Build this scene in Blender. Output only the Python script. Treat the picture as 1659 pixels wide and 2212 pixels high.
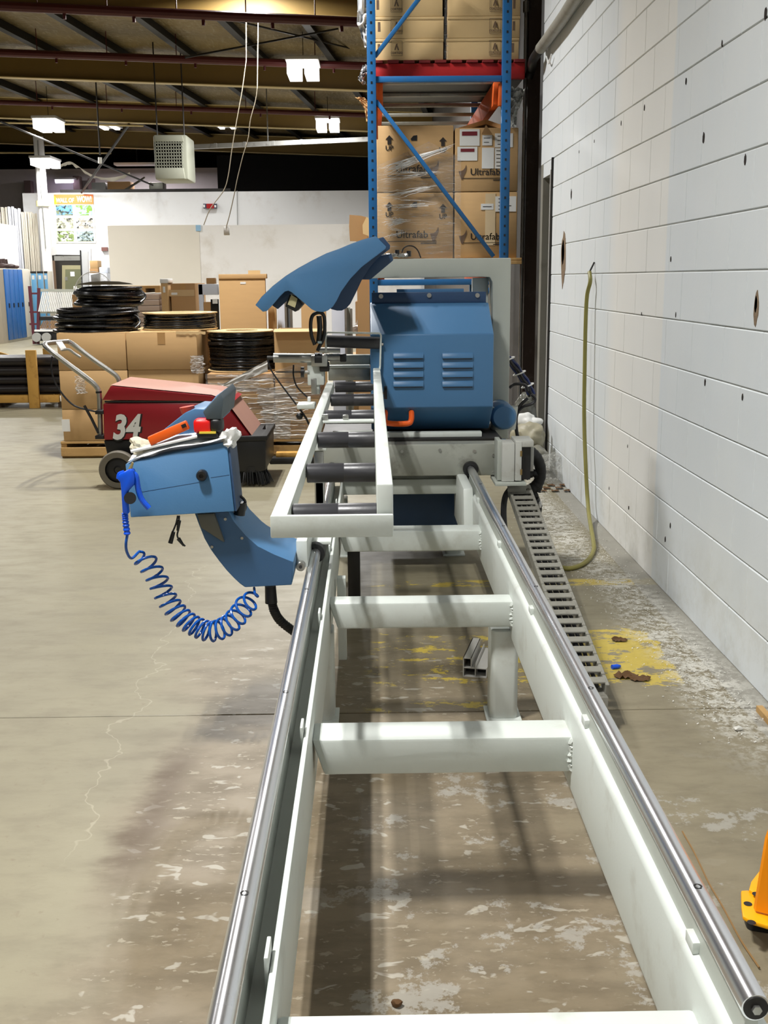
import bpy, bmesh, math, random
from mathutils import Vector, Matrix, noise
random.seed(7)
SC = bpy.context.scene
COL = SC.collection
for _o in list(bpy.data.objects):
    bpy.data.objects.remove(_o)

# ------------------------------------------------------------------ camera
F, CAM_H = 2330.0, 1.376                      # focal length in px of the 1659x2212 frame, lens height in m
def _axes():
    y = Vector((-29.5, -503, F)).normalized()  # where the hall's long axis vanishes
    m = F * F / (503 + 29.5 * .009)
    dn = Vector((.009 * m, m, F)).normalized()
    up = -dn
    return y.cross(up), y, up                  # world X, Y, Z seen in lens axes (right, down, forward)
AX, AY, AZ = _axes()
cd = bpy.data.cameras.new('camera')
cam = bpy.data.objects.new('camera', cd)
COL.objects.link(cam)
cd.sensor_fit = 'VERTICAL'; cd.sensor_height = 24.0; cd.lens = 24.0 * F / 2212
cd.clip_start = .05; cd.clip_end = 200
cam.matrix_world = Matrix(((AX[0], -AX[1], -AX[2], 0), (AY[0], -AY[1], -AY[2], 0), (AZ[0], -AZ[1], -AZ[2], CAM_H), (0, 0, 0, 1)))
SC.camera = cam

# ------------------------------------------------------------------ world, exposure
w = bpy.data.worlds.new('hall_air'); SC.world = w; w.use_nodes = True
w.node_tree.nodes['Background'].inputs[0].default_value = (.80, .86, .95, 1)
w.node_tree.nodes['Background'].inputs[1].default_value = .02
SC.view_settings.view_transform = 'Standard'; SC.view_settings.look = 'None'
SC.view_settings.gamma = 1; SC.view_settings.use_curve_mapping = False
SC.view_settings.exposure = 0.06
SC.cycles.use_denoising = True
SC.cycles.max_bounces = 7; SC.cycles.diffuse_bounces = 2; SC.cycles.glossy_bounces = 4
SC.cycles.transparent_max_bounces = 12
LAMP = 5.0                                     # visible brightness of the LED strips
LAMP_W, LAMP_SPREAD = 92.0, 135                # watts and beam angle of each strip of a high-bay fixture
LAMP_ROWS = [(-1.47, (-4.4, 1.75, 7.8, 14.0, 20.1, 27.0)), (-7.5, (-4.4, 1.75, 7.8, 14.0, 20.1, 27.0))]
LAMP_GAIN = {-4.4: 1.0, 1.75: 1.04, 7.8: 1.1, 14.0: 1.0, 20.1: 2.5, 27.0: .75}
LEFT_DIM = {-4.4: .5, 1.75: .45, 7.8: .3}   # left row turned down near the camera to weaken its fill light
LAMP_Z = 4.95

# ------------------------------------------------------------------ from a measured point of the photo to the hall
def ray(px, py):
    c = Vector((px - 829.5, py - 1106, F))
    return Vector((AX.dot(c), AY.dot(c), AZ.dot(c)))
O = Vector((0, 0, CAM_H))
def by(px, py, Y): v = ray(px, py); return O + v * (Y / v.y)
def bx(px, py, X): v = ray(px, py); return O + v * (X / v.x)
def bz(px, py, Z=0.0): v = ray(px, py); return O + v * ((Z - CAM_H) / v.z)

# ------------------------------------------------------------------ node helper and materials
def lin(c):
    return tuple(((x / 255) / 12.92 if x / 255 <= .04045 else ((x / 255 + .055) / 1.055) ** 2.4) for x in c) + (1,)
class NT:
    def __init__(s, name):
        s.m = bpy.data.materials.new(name); s.m.use_nodes = True
        s.t = s.m.node_tree; s.n = s.t.nodes; s.p = s.n['Principled BSDF']
        s.pos = s.n.new('ShaderNodeNewGeometry').outputs['Position']
    def put(s, inp, v):
        if hasattr(v, 'is_linked') or hasattr(v, 'links'): s.t.links.new(v, inp)
        else:
            try: inp.default_value = v
            except Exception: inp.default_value = tuple(v) + (1,)
    def math(s, op, a, b=0.0, c=None, clamp=False):
        n = s.n.new('ShaderNodeMath'); n.operation = op; n.use_clamp = clamp
        s.put(n.inputs[0], a); s.put(n.inputs[1], b)
        if c is not None: s.put(n.inputs[2], c)
        return n.outputs[0]
    def xyz(s):
        n = s.n.new('ShaderNodeSeparateXYZ'); s.t.links.new(s.pos, n.inputs[0]); return n.outputs
    def scaled(s, v):
        n = s.n.new('ShaderNodeVectorMath'); n.operation = 'MULTIPLY'
        s.t.links.new(s.pos, n.inputs[0]); n.inputs[1].default_value = v; return n.outputs[0]
    def noise(s, scale, detail=4, rough=.55, vec=None, dist=0.0):
        n = s.n.new('ShaderNodeTexNoise'); n.inputs['Scale'].default_value = scale
        n.inputs['Detail'].default_value = detail; n.inputs['Roughness'].default_value = rough
        n.inputs['Distortion'].default_value = dist
        s.t.links.new(vec or s.pos, n.inputs['Vector']); return n.outputs[0]
    def voro(s, scale, vec=None, feature='F1'):
        n = s.n.new('ShaderNodeTexVoronoi'); n.feature = feature; n.inputs['Scale'].default_value = scale
        s.t.links.new(vec or s.pos, n.inputs['Vector']); return n.outputs[0]
    def step(s, v, a, b):
        n = s.n.new('ShaderNodeMapRange'); n.interpolation_type = 'SMOOTHSTEP'
        s.put(n.inputs[0], v); n.inputs[1].default_value = a; n.inputs[2].default_value = b
        n.inputs[3].default_value = 0; n.inputs[4].default_value = 1; return n.outputs[0]
    def mix(s, f, a, b):
        n = s.n.new('ShaderNodeMix'); n.data_type = 'RGBA'
        s.put(n.inputs[0], f); s.put(n.inputs[6], a); s.put(n.inputs[7], b); return n.outputs[2]
    def bump(s, h, strength=.2, dist=.01):
        n = s.n.new('ShaderNodeBump'); n.inputs['Strength'].default_value = strength
        n.inputs['Distance'].default_value = dist; s.put(n.inputs['Height'], h)
        s.t.links.new(n.outputs[0], s.p.inputs['Normal'])
    def set(s, **k):
        for a, v in k.items(): s.put(s.p.inputs[{'col': 'Base Color', 'rough': 'Roughness', 'metal': 'Metallic', 'coat': 'Coat Weight', 'spec': 'Specular IOR Level', 'alpha': 'Alpha', 'trans': 'Transmission Weight', 'emit': 'Emission Color', 'estr': 'Emission Strength', 'sss': 'Subsurface Weight'}[a]], v)
        return s.m
def scale_col(c, k): return tuple(min(1, x * k) for x in c[:3]) + (1,)
def mat(name, rgb, rough=.5, metal=0.0, var=.08, scale=6, bump=0.0, bscale=90, rvar=.08, spec=.5, coat=0.0, stretch=None, dirt=None, dscale=3, damt=.5):
    t = NT(name); c = lin(rgb)
    n = t.noise(scale, 5, vec=t.scaled(stretch) if stretch else None)
    col = t.mix(n, scale_col(c, 1 - var), scale_col(c, 1 + var))
    if dirt is not None:
        d = t.step(t.noise(dscale, 6, .65), .52, .72)
        col = t.mix(t.math('MULTIPLY', d, damt), col, lin(dirt))
    t.set(col=col, metal=metal, spec=spec, coat=coat)
    t.set(rough=t.math('ADD', rough - rvar / 2, t.math('MULTIPLY', t.noise(scale * 2.3, 3), rvar)))
    if bump: t.bump(t.noise(bscale, 3), bump, .004)
    return t.m
def glow(name, rgb, strength):
    t = NT(name); t.set(col=(0, 0, 0, 1), emit=lin(rgb), estr=strength); return t.m

WHITE_PAINT = mat('machine_white_paint', (214, 220, 214), .42, var=.03, scale=3, bump=.04, bscale=160, dirt=(150, 140, 118), dscale=7, damt=.25)
GREY_PAINT = mat('machine_grey_paint', (180, 185, 176), .45, var=.03, bump=.05, bscale=200)
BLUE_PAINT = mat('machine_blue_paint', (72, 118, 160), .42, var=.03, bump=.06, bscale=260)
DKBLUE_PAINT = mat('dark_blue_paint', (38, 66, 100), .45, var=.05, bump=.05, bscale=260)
CHROME = mat('polished_steel', (230, 231, 235), .26, .95, var=.03, scale=4, stretch=(30, .6, 30), rvar=.06)
STEEL = mat('brushed_steel', (176, 176, 172), .34, .9, var=.14, scale=9, rvar=.15, dirt=(96, 88, 76), dscale=9, damt=.5)
GALV = mat('galvanised_sheet', (172, 174, 164), .46, .45, var=.12, scale=10, rvar=.2, dirt=(96, 90, 78), dscale=6, damt=.55)
BLACK = mat('black_plastic', (24, 24, 26), .42, var=.2, scale=20)
RUBBER = mat('black_rubber', (20, 20, 21), .6, var=.25, scale=24, bump=.1)
ROLLER = mat('roller_rubber', (52, 52, 56), .38, var=.18, scale=14, rvar=.2, bump=.05, dirt=(84, 82, 82), dscale=12, damt=.35)
GLOSSBLK = mat('glossy_black_hose', (13, 13, 14), .26, var=.2, scale=20, rvar=.15)
CARD = mat('brown_cardboard', (196, 160, 112), .72, var=.07, scale=5, bump=.05, bscale=40, stretch=(1, 1, 6), spec=.3)
CARD2 = mat('pale_cardboard', (216, 186, 136), .74, var=.05, scale=4, bump=.04, bscale=40, spec=.3)
CARD3 = mat('dark_cardboard', (174, 136, 92), .75, var=.08, scale=5, bump=.05, bscale=40, spec=.3)
WOOD = mat('pallet_wood', (190, 152, 96), .7, var=.2, scale=5, stretch=(1.2, 8, 9), bump=.1, dirt=(110, 78, 44), dscale=5, damt=.6)
CRATEWOOD = mat('crate_pine', (205, 158, 78), .68, var=.14, scale=4, stretch=(2, 6, 2), bump=.1, dirt=(130, 86, 36), dscale=8, damt=.5)
RED = mat('sweeper_red_shell', (150, 26, 36), .34, var=.06, scale=5)
DUSTRED = mat('dusty_red_lid', (160, 120, 106), .6, var=.07, scale=5, dirt=(172, 112, 100), dscale=4, damt=.4)
RACKBLUE = mat('rack_blue_paint', (28, 98, 156), .42, var=.06, scale=9, dirt=(70, 90, 110), dscale=14, damt=.3)
ORANGE = mat('orange_plastic', (236, 96, 20), .4, var=.06)
RACKORANGE = mat('rack_orange_paint', (226, 98, 28), .75, var=.08)
PALRED = mat('red_pallet_paint', (178, 24, 26), .55, var=.12, scale=6, dirt=(110, 30, 24), dscale=9, damt=.4)
BRIGHTRED = mat('bright_red_plastic', (226, 26, 24), .34, var=.05)
PIPERED = mat('red_pipe_paint', (78, 20, 24), .5, var=.12)
GUNBLUE = mat('blue_plastic', (10, 82, 214), .34, var=.05)
COILBLUE = mat('blue_air_hose', (14, 84, 176), .22, var=.06)
PAPER = mat('white_paper', (232, 232, 230), .75, var=.03)
LABELW = mat('label_paper', (226, 226, 222), .6, var=.03)
INK = mat('black_ink', (40, 32, 26), .7, var=.1)
BROWNINK = mat('grey_brown_ink', (110, 88, 70), .75, var=.1)
DKRED = mat('dark_red_print', (112, 22, 34), .6, var=.05)
WHITEP = mat('white_plastic', (230, 230, 228), .4, var=.03)
WHITEWALL = mat('white_panel_paint', (234, 235, 236), .55, var=.025, scale=1.5, dirt=(205, 198, 190), dscale=1.2, damt=.5)
PINKWALL = mat('unpainted_wallboard', (238, 236, 234), .65, var=.03, scale=1.2, dirt=(206, 198, 186), dscale=1.0, damt=.6)
DARKMETAL = mat('dark_steel', (44, 42, 40), .5, .4, var=.25, scale=6)
BROWNSTEEL = mat('brown_primer_steel', (72, 56, 48), .55, .1, var=.25, scale=4, stretch=(4, 4, 1), dirt=(128, 122, 112), dscale=3, damt=.5)
PURLIN = mat('purlin_steel', (34, 34, 34), .55, .3, var=.2)
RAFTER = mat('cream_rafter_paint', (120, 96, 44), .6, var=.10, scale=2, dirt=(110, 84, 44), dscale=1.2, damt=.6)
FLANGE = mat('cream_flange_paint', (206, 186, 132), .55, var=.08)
YELLOW = mat('guard_yellow', (255, 176, 4), .38, var=.04)
HOSEGRN = mat('yellow_green_hose', (136, 130, 66), .5, var=.15, scale=16)
CABLE = mat('cable_jacket', (30, 30, 34), .5, var=.25, scale=25)
CHAINGREY = mat('chain_plastic', (136, 134, 124), .5, var=.12, scale=20, dirt=(84, 80, 72), dscale=14, damt=.5)
BOXGREY = mat('electrical_box_grey', (196, 197, 190), .45, var=.04, dirt=(140, 128, 108), dscale=8, damt=.35)
FIXTURE = mat('fixture_housing', (200, 200, 200), .45, var=.03)
HEATER = mat('heater_enamel', (148, 150, 136), .5, var=.05)
LOCKBLUE = mat('locker_blue', (18, 92, 164), .4, var=.06)
LOCKLIGHT = mat('locker_light_blue', (96, 156, 198), .4, var=.06)
LOCKTAN = mat('locker_tan', (196, 190, 176), .5, var=.05)
MAROON = mat('maroon_frame', (82, 24, 40), .5, var=.1)
BROWNSLAT = mat('brown_slats', (140, 100, 60), .6, var=.12)
DOORGREEN = mat('olive_door', (104, 106, 78), .55, var=.05)
CREAMPOST = mat('white_post_paint', (232, 230, 228), .45, var=.03)
LEATHER = mat('boot_leather', (58, 38, 34), .6, var=.2)
STONE = mat('chipped_concrete', (132, 112, 90), .9, var=.4, scale=60, bump=.6, bscale=120)
DARKSTONE = mat('dark_chip_hole', (40, 32, 28), .95, var=.3, scale=60)
SWARF = mat('aluminium_swarf', (214, 212, 204), .5, .2, var=.1)
LEAF = mat('dry_leaf', (92, 64, 34), .85, var=.25, scale=40)
TARP = mat('crumpled_foil', (196, 196, 190), .42, var=.1, scale=10, bump=.4, bscale=30)
ALU = mat('white_extrusion', (198, 196, 190), .42, var=.05)
GLOWLED = glow('led_strip', (255, 250, 244), LAMP)
GLOWTUBE = glow('fluorescent_tube', (236, 222, 255), 9)

def film_mat(name, rgb, alpha, rough=.12, bstr=.9, sx=(3, 3, 34)):
    t = NT(name)
    n = t.noise(3.2, 5, .6, vec=t.scaled(sx), dist=.6)
    a = t.math('ADD', alpha * .35, t.math('MULTIPLY', t.step(n, .50, .80), alpha * 1.6), clamp=True)
    t.set(col=lin(rgb), rough=rough, alpha=a, spec=.8)
    t.bump(t.noise(5.0, 5, .6, vec=t.scaled(sx), dist=.8), bstr, .03)
    return t.m
FILM = film_mat('stretch_film', (240, 238, 234), .34, .22)
CLEARBAG = film_mat('clear_plastic_bag', (214, 214, 206), .75, .16, .8, (12, 12, 12))
CLEARSHEET = film_mat('clear_plastic_sheet', (226, 228, 230), .55, .15, .3, (4, 4, 4))

# floor: sealed slab, worn brown beside the machine, yellow marking, swarf dust along the block wall
def floor_mat():
    t = NT('worn_concrete_floor'); X, Y, Z = t.xyz()
    big = t.noise(.9, 6, .6); mid = t.noise(5, 6, .62, vec=t.scaled((1, 2.2, 1))); fine = t.noise(38, 4, .6)
    base = t.mix(t.step(big, .3, .7), lin((142, 135, 111)), lin((128, 121, 99)))
    base = t.mix(t.math('MULTIPLY', t.step(mid, .42, .7), .5), base, lin((116, 108, 89)))
    wob = t.math('ADD', X, t.math('MULTIPLY', t.math('SUBTRACT', t.noise(2.2, 5), .5), .55))
    worn = t.math('MULTIPLY', t.math('SUBTRACT', t.step(wob, -.78, -.50), t.math('MULTIPLY', t.step(wob, .42, .75), .6)), t.math('SUBTRACT', 1.0, t.step(t.math('ADD', Y, t.math('MULTIPLY', mid, .5)), 3.15, 5.4)))
    wornc = t.mix(t.step(mid, .35, .68), lin((130, 116, 94)), lin((108, 95, 75)))
    base = t.mix(t.math('MULTIPLY', worn, .88), base, wornc)
    # paler chips where the coating came off
    chip = t.math('MULTIPLY', t.step(t.noise(11, 3, .5, vec=t.scaled((1, 1.8, 1)), dist=.4), .63, .66), t.step(t.math('ADD', worn, t.math('MULTIPLY', big, .2)), .4, .9))
    base = t.mix(t.math('MULTIPLY', chip, .55), base, lin((186, 182, 170)))
    tiny = t.math('MULTIPLY', t.step(t.noise(30, 3, .55, vec=t.scaled((1, 1.9, 1)), dist=.5), .60, .65), t.math('MULTIPLY', t.step(worn, .4, .8), t.step(mid, .40, .58)))
    base = t.mix(t.math('MULTIPLY', tiny, .5), base, lin((178, 170, 150)))
    peel = t.math('MULTIPLY', t.step(t.noise(4.2, 8, .72), .555, .585), t.math('MULTIPLY', t.step(X, -.25, 0.0), t.math('SUBTRACT', 1.0, t.step(Y, 2.75, 3.0))))
    base = t.mix(t.math('MULTIPLY', peel, .55), base, lin((170, 168, 160)))
    base = t.mix(t.math('MULTIPLY', t.step(fine, .60, .72), .35), base, lin((112, 96, 76)))
    # dragged tyre smear left of the rail
    sm = t.math('ABSOLUTE', t.math('SUBTRACT', t.math('ADD', X, t.math('MULTIPLY', t.math('SUBTRACT', mid, .5), .12)), t.math('ADD', -.60, t.math('MULTIPLY', t.math('SUBTRACT', Y, 2.5), .05))))
    smear = t.math('MULTIPLY', t.math('SUBTRACT', 1.0, t.step(sm, .005, .085)), t.math('MULTIPLY', t.step(Y, 2.1, 2.5), t.math('SUBTRACT', 1.0, t.step(Y, 2.9, 3.15))))
    base = t.mix(t.math('MULTIPLY', smear, t.math('ADD', .45, t.math('MULTIPLY', mid, .6))), base, lin((84, 66, 44)))
    # hairline crack wandering across the left slab
    cx = t.math('ADD', t.math('ADD', -.79, t.math('MULTIPLY', t.math('SUBTRACT', Y, 3.2), -.02)), t.math('MULTIPLY', t.math('SUBTRACT', t.noise(2.6, 4, .55), .5), .42))
    crk = t.math('SUBTRACT', 1.0, t.step(t.math('ABSOLUTE', t.math('SUBTRACT', X, cx)), .0008, .0035))
    crk = t.math('MULTIPLY', crk, t.math('MULTIPLY', t.step(Y, 2.3, 2.6), t.math('SUBTRACT', 1.0, t.step(Y, 5.0, 5.3))))
    base = t.mix(t.math('MULTIPLY', crk, .20), base, lin((206, 198, 176)))
    # yellow lane marking, mostly scuffed away towards the machine
    yn = t.math('ADD', t.math('ADD', t.math('MULTIPLY', t.math('SUBTRACT', t.noise(7.5, 9, .74, vec=t.scaled((1, 2.0, 1))), .5), 1.5), .5), t.math('MULTIPLY', t.step(X, .1, .95), .17))
    band = t.math('MULTIPLY', t.step(Y, 3.42, 3.56), t.math('SUBTRACT', 1.0, t.step(Y, 4.0, 4.25)))
    band = t.math('MULTIPLY', band, t.math('SUBTRACT', 1.0, t.step(t.math('ADD', X, t.math('MULTIPLY', mid, .1)), 1.12, 1.16)))
    line2 = t.math('MULTIPLY', t.step(Y, 4.72, 4.75), t.math('SUBTRACT', 1.0, t.step(Y, 4.82, 4.86)))
    line3 = t.math('MULTIPLY', t.step(Y, 3.27, 3.30), t.math('MULTIPLY', t.math('SUBTRACT', 1.0, t.step(Y, 3.36, 3.40)), t.math('SUBTRACT', 1.0, t.step(X, .35, .45))))
    rightof = t.step(X, -.05, .02)
    ym = t.math('MULTIPLY', rightof, t.math('MAXIMUM', t.step(t.math('ADD', yn, t.math('MULTIPLY', t.math('SUBTRACT', band, 1.0), .4)), .585, .60), t.math('MULTIPLY', t.math('MAXIMUM', line2, line3), t.step(yn, .585, .61))))
    base = t.mix(t.math('MULTIPLY', ym, .92), base, t.mix(fine, lin((206, 184, 78)), lin((180, 156, 62))))
    # cove of grey paint and pale swarf dust at the wall
    base = t.mix(t.math('MULTIPLY', t.step(X, 1.19, 1.2), .8), base, lin((150, 148, 140)))
    edge = t.math('ADD', 1.0, t.math('MULTIPLY', t.step(Y, 3.0, 4.0), .06))
    d = t.math('ABSOLUTE', t.math('SUBTRACT', X, t.math('ADD', t.math('MULTIPLY', t.math('SUBTRACT', big, .5), .3), t.math('ADD', 1.15, t.math('MULTIPLY', t.step(Y, 4.0, 6.0), -.12)))))
    dust = t.math('MULTIPLY', t.math('SUBTRACT', 1.0, t.step(d, .02, .17)), t.math('MULTIPLY', t.step(Y, 2.6, 3.4), t.math('SUBTRACT', 1.0, t.step(Y, 7.2, 8.2))))
    dust = t.math('MULTIPLY', dust, t.step(t.math('ADD', t.noise(30, 6, .75), t.math('MULTIPLY', t.math('SUBTRACT', mid, .5), .5)), .42, .60))
    base = t.mix(t.math('MULTIPLY', dust, .85), base, lin((212, 210, 200)))
    t.set(col=base, spec=.45)
    t.set(rough=t.math('ADD', .34, t.math('MULTIPLY', mid, .30)))
    t.bump(t.math('ADD', fine, t.math('MULTIPLY', mid, 1.5)), .10, .004)
    return t.m
FLOOR = floor_mat()
def wall_mat():
    t = NT('painted_block'); X, Y, Z = t.xyz()
    n = t.noise(2.2, 5, .6, vec=t.scaled((1, 1.6, .5)))
    cool = t.mix(n, lin((222, 229, 234)), lin((232, 236, 237)))
    warm_lit = t.mix(n, lin((236, 235, 230)), lin((242, 241, 236)))
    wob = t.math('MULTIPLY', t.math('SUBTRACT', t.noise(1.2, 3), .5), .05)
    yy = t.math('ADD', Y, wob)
    patch = t.math('MULTIPLY', t.step(yy, 4.82, 4.86), t.math('SUBTRACT', 1.0, t.step(yy, 5.75, 6.1)))  # band of warmer light painted into the block colour
    c = t.mix(t.math('MULTIPLY', patch, .9), cool, warm_lit)
    grime = t.math('MULTIPLY', t.math('SUBTRACT', 1.0, t.step(Z, 0, .5)), t.step(t.noise(5, 6, .7), .42, .7))
    c = t.mix(t.math('MULTIPLY', grime, .35), c, lin((180, 176, 160)))
    t.set(col=c, rough=.5, spec=.35)
    t.bump(t.noise(120, 4, .6), .12, .003)
    return t.m
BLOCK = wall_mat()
MORTAR = mat('painted_mortar', (178, 178, 172), .7, var=.08)
def roof_mat():
    t = NT('yellowed_roof_insulation'); X, Y, Z = t.xyz()
    quilt = t.voro(9, vec=t.scaled((1, 1, 0)))
    n = t.noise(.7, 6, .65); f = t.noise(7, 4, vec=t.scaled((3, .6, 1)))
    c = t.mix(t.step(n, .3, .7), lin((138, 120, 82)), lin((112, 98, 68)))
    c = t.mix(t.math('MULTIPLY', t.step(f, .5, .8), .4), c, lin((190, 180, 156)))
    c = t.mix(t.math('MULTIPLY', t.step(t.noise(.55, 4), .60, .72), .6), c, lin((90, 76, 52)))
    t.set(col=c, rough=.6); t.bump(t.math('ADD', quilt, t.math('MULTIPLY', f, 1.2)), .5, .04)
    return t.m
ROOF = roof_mat()
def photo_mat(name, sky, ground, dark, seed):
    t = NT(name); X, Y, Z = t.xyz()
    n = t.noise(5 + seed, 4, .6, vec=t.scaled((1, 1, 1.6)))
    c = t.mix(t.step(n, .45, .55), lin(sky), lin(ground))
    c = t.mix(t.step(t.noise(9 + seed * 1.7, 3), .55, .6), c, lin(dark))
    t.set(col=c, rough=.4); return t.m

# ------------------------------------------------------------------ mesh builder
class MB:
    def __init__(s): s.bm = bmesh.new()
    def _faces(s, vs, fs):
        v = [s.bm.verts.new(p) for p in vs]
        for f in fs:
            try: s.bm.faces.new([v[i] for i in f])
            except ValueError: pass
        return s
    def box(s, x0, y0, z0, x1, y1, z1):
        x0, x1 = sorted((x0, x1)); y0, y1 = sorted((y0, y1)); z0, z1 = sorted((z0, z1))
        return s._faces([(x0, y0, z0), (x1, y0, z0), (x1, y1, z0), (x0, y1, z0), (x0, y0, z1), (x1, y0, z1), (x1, y1, z1), (x0, y1, z1)],
                        [(0, 3, 2, 1), (4, 5, 6, 7), (0, 1, 5, 4), (1, 2, 6, 5), (2, 3, 7, 6), (3, 0, 4, 7)])
    def obox(s, c, size, rot=None):
        R = rot or Matrix.Identity(3); c = Vector(c); h = Vector(size) / 2
        vs = [c + R @ Vector((sx * h.x, sy * h.y, sz * h.z)) for sz in (-1, 1) for sx, sy in ((-1, -1), (1, -1), (1, 1), (-1, 1))]
        return s._faces(vs, [(0, 3, 2, 1), (4, 5, 6, 7), (0, 1, 5, 4), (1, 2, 6, 5), (2, 3, 7, 6), (3, 0, 4, 7)])
    def pbox(s, x0, y0, x1, y1, Y, D):
        a = by(x0, y0, Y); b = by(x1, y1, Y); c = by(x0, y1, Y); d = by(x1, y0, Y)
        return s.box((a.x + c.x) / 2, Y, (c.z + b.z) / 2, (b.x + d.x) / 2, Y + D, (a.z + d.z) / 2)
    def bar(s, p0, p1, wdt, hgt, up=(0, 0, 1)):
        p0 = Vector(p0); p1 = Vector(p1); d = p1 - p0; L = d.length; d.normalize()
        u = Vector(up)
        if abs(d.dot(u)) > .95: u = Vector((0, 1, 0))
        r = d.cross(u).normalized(); u = r.cross(d)
        R = Matrix((r, d, u)).transposed()
        return s.obox((p0 + p1) / 2, (wdt, L, hgt), R)
    def cyl(s, p0, p1, r, seg=16, r2=None, caps=True):
        p0 = Vector(p0); p1 = Vector(p1); r2 = r if r2 is None else r2
        d = (p1 - p0).normalized(); u = Vector((0, 0, 1)) if abs(d.z) < .9 else Vector((1, 0, 0))
        a = d.cross(u).normalized(); b = d.cross(a)
        vs = []
        for p, q in ((p0, r), (p1, r2)):
            vs += [p + (a * math.cos(2 * math.pi * i / seg) + b * math.sin(2 * math.pi * i / seg)) * q for i in range(seg)]
        fs = [(i, (i + 1) % seg, seg + (i + 1) % seg, seg + i) for i in range(seg)]
        if caps: fs += [tuple(range(seg))[::-1], tuple(range(seg, 2 * seg))]
        return s._faces(vs, fs)
    def tube(s, pts, r, seg=8, closed=False, caps=True):
        pts = [Vector(p) for p in pts]; n = len(pts); vs = []; a = None
        for i, p in enumerate(pts):
            d = (pts[(i + 1) % n] - pts[i - 1]) if closed else (pts[min(i + 1, n - 1)] - pts[max(i - 1, 0)])
            d.normalize()
            if a is None:
                u = Vector((0, 0, 1)) if abs(d.z) < .9 else Vector((1, 0, 0)); a = d.cross(u).normalized()
            else:
                a = (a - d * a.dot(d)).normalized()
            b = d.cross(a); q = r[i] if isinstance(r, (list, tuple)) else r
            vs += [p + (a * math.cos(2 * math.pi * k / seg) + b * math.sin(2 * math.pi * k / seg)) * q for k in range(seg)]
        fs = []
        for i in range(n if closed else n - 1):
            j = (i + 1) % n
            fs += [(i * seg + k, i * seg + (k + 1) % seg, j * seg + (k + 1) % seg, j * seg + k) for k in range(seg)]
        if not closed and caps: fs += [tuple(range(seg))[::-1], tuple(range((n - 1) * seg, n * seg))]
        return s._faces(vs, fs)
    def prism(s, poly, ext):
        poly = [Vector(p) for p in poly]; e = Vector(ext); n = len(poly)
        return s._faces(poly + [p + e for p in poly], [tuple(range(n)), tuple(range(n, 2 * n))[::-1]] + [(i, n + i, n + (i + 1) % n, (i + 1) % n) for i in range(n)])
    def prismY(s, poly, y0, y1): return s.prism([(x, y0, z) for x, z in poly], (0, y1 - y0, 0))
    def prismX(s, poly, x0, x1): return s.prism([(x0, y, z) for y, z in poly], (x1 - x0, 0, 0))
    def prismZ(s, poly, z0, z1): return s.prism([(x, y, z0) for x, y in poly], (0, 0, z1 - z0))
    def pxpoly(s, pts, Y, D): return s.prism([by(x, y, Y) for x, y in pts], (0, D, 0))
    def lathe(s, prof, c, axis='Z', seg=32):
        c = Vector(c); vs = []; n = len(prof)
        for i in range(seg):
            t = 2 * math.pi * i / seg; ca, sa = math.cos(t), math.sin(t)
            for r, h in prof:
                v = (r * ca, r * sa, h) if axis == 'Z' else (r * ca, h, r * sa) if axis == 'Y' else (h, r * ca, r * sa)
                vs.append(c + Vector(v))
        fs = [(i * n + j, ((i + 1) % seg) * n + j, ((i + 1) % seg) * n + j + 1, i * n + j + 1) for i in range(seg) for j in range(n - 1)]
        s._faces(vs, fs); bmesh.ops.remove_doubles(s.bm, verts=s.bm.verts[:], dist=1e-6); return s
    def ball(s, c, r, sub=2, sc=(1, 1, 1), amp=0.0, fr=3.0, seed=0, floor=None):
        m = Matrix.Translation(Vector(c)) @ Matrix.Diagonal((sc[0], sc[1], sc[2], 1))
        out = bmesh.ops.create_icosphere(s.bm, subdivisions=sub, radius=r, matrix=m)
        for v in out['verts']:
            if amp:
                q = v.co * fr + Vector((seed, seed * 1.7, seed * .3))
                d = (v.co - Vector(c)); k = 1 + amp * noise.noise(q) + amp * .5 * noise.noise(q * 2.7)
                v.co = Vector(c) + d * k
            if floor is not None and v.co.z < floor: v.co.z = floor
        return s
    def quad(s, *p): return s._faces(list(p), [tuple(range(len(p)))])
    def sheet(s, f, nu, nv):
        return s._faces([f(i / nu, j / nv) for j in range(nv + 1) for i in range(nu + 1)],
                        [(j * (nu + 1) + i, j * (nu + 1) + i + 1, (j + 1) * (nu + 1) + i + 1, (j + 1) * (nu + 1) + i) for j in range(nv) for i in range(nu)])
    def mesh(s, name, m, off=None, bevel=0.0, seg=2, smooth=True, normals=True):
        bm = s.bm
        if normals: bmesh.ops.recalc_face_normals(bm, faces=bm.faces[:])
        if bevel:
            es = [e for e in bm.edges if len(e.link_faces) == 2 and e.calc_face_angle(0) > .5]
            bmesh.ops.bevel(bm, geom=es, offset=bevel, segments=seg, profile=.5, affect='EDGES', clamp_overlap=True)
        if off is not None: bmesh.ops.translate(bm, verts=bm.verts[:], vec=-off)
        me = bpy.data.meshes.new(name); bm.to_mesh(me); bm.free()
        me.materials.append(m)
        if smooth and len(me.polygons):
            me.polygons.foreach_set('use_smooth', [True] * len(me.polygons))
            me.set_sharp_from_angle(angle=math.radians(34))
        return me

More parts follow.
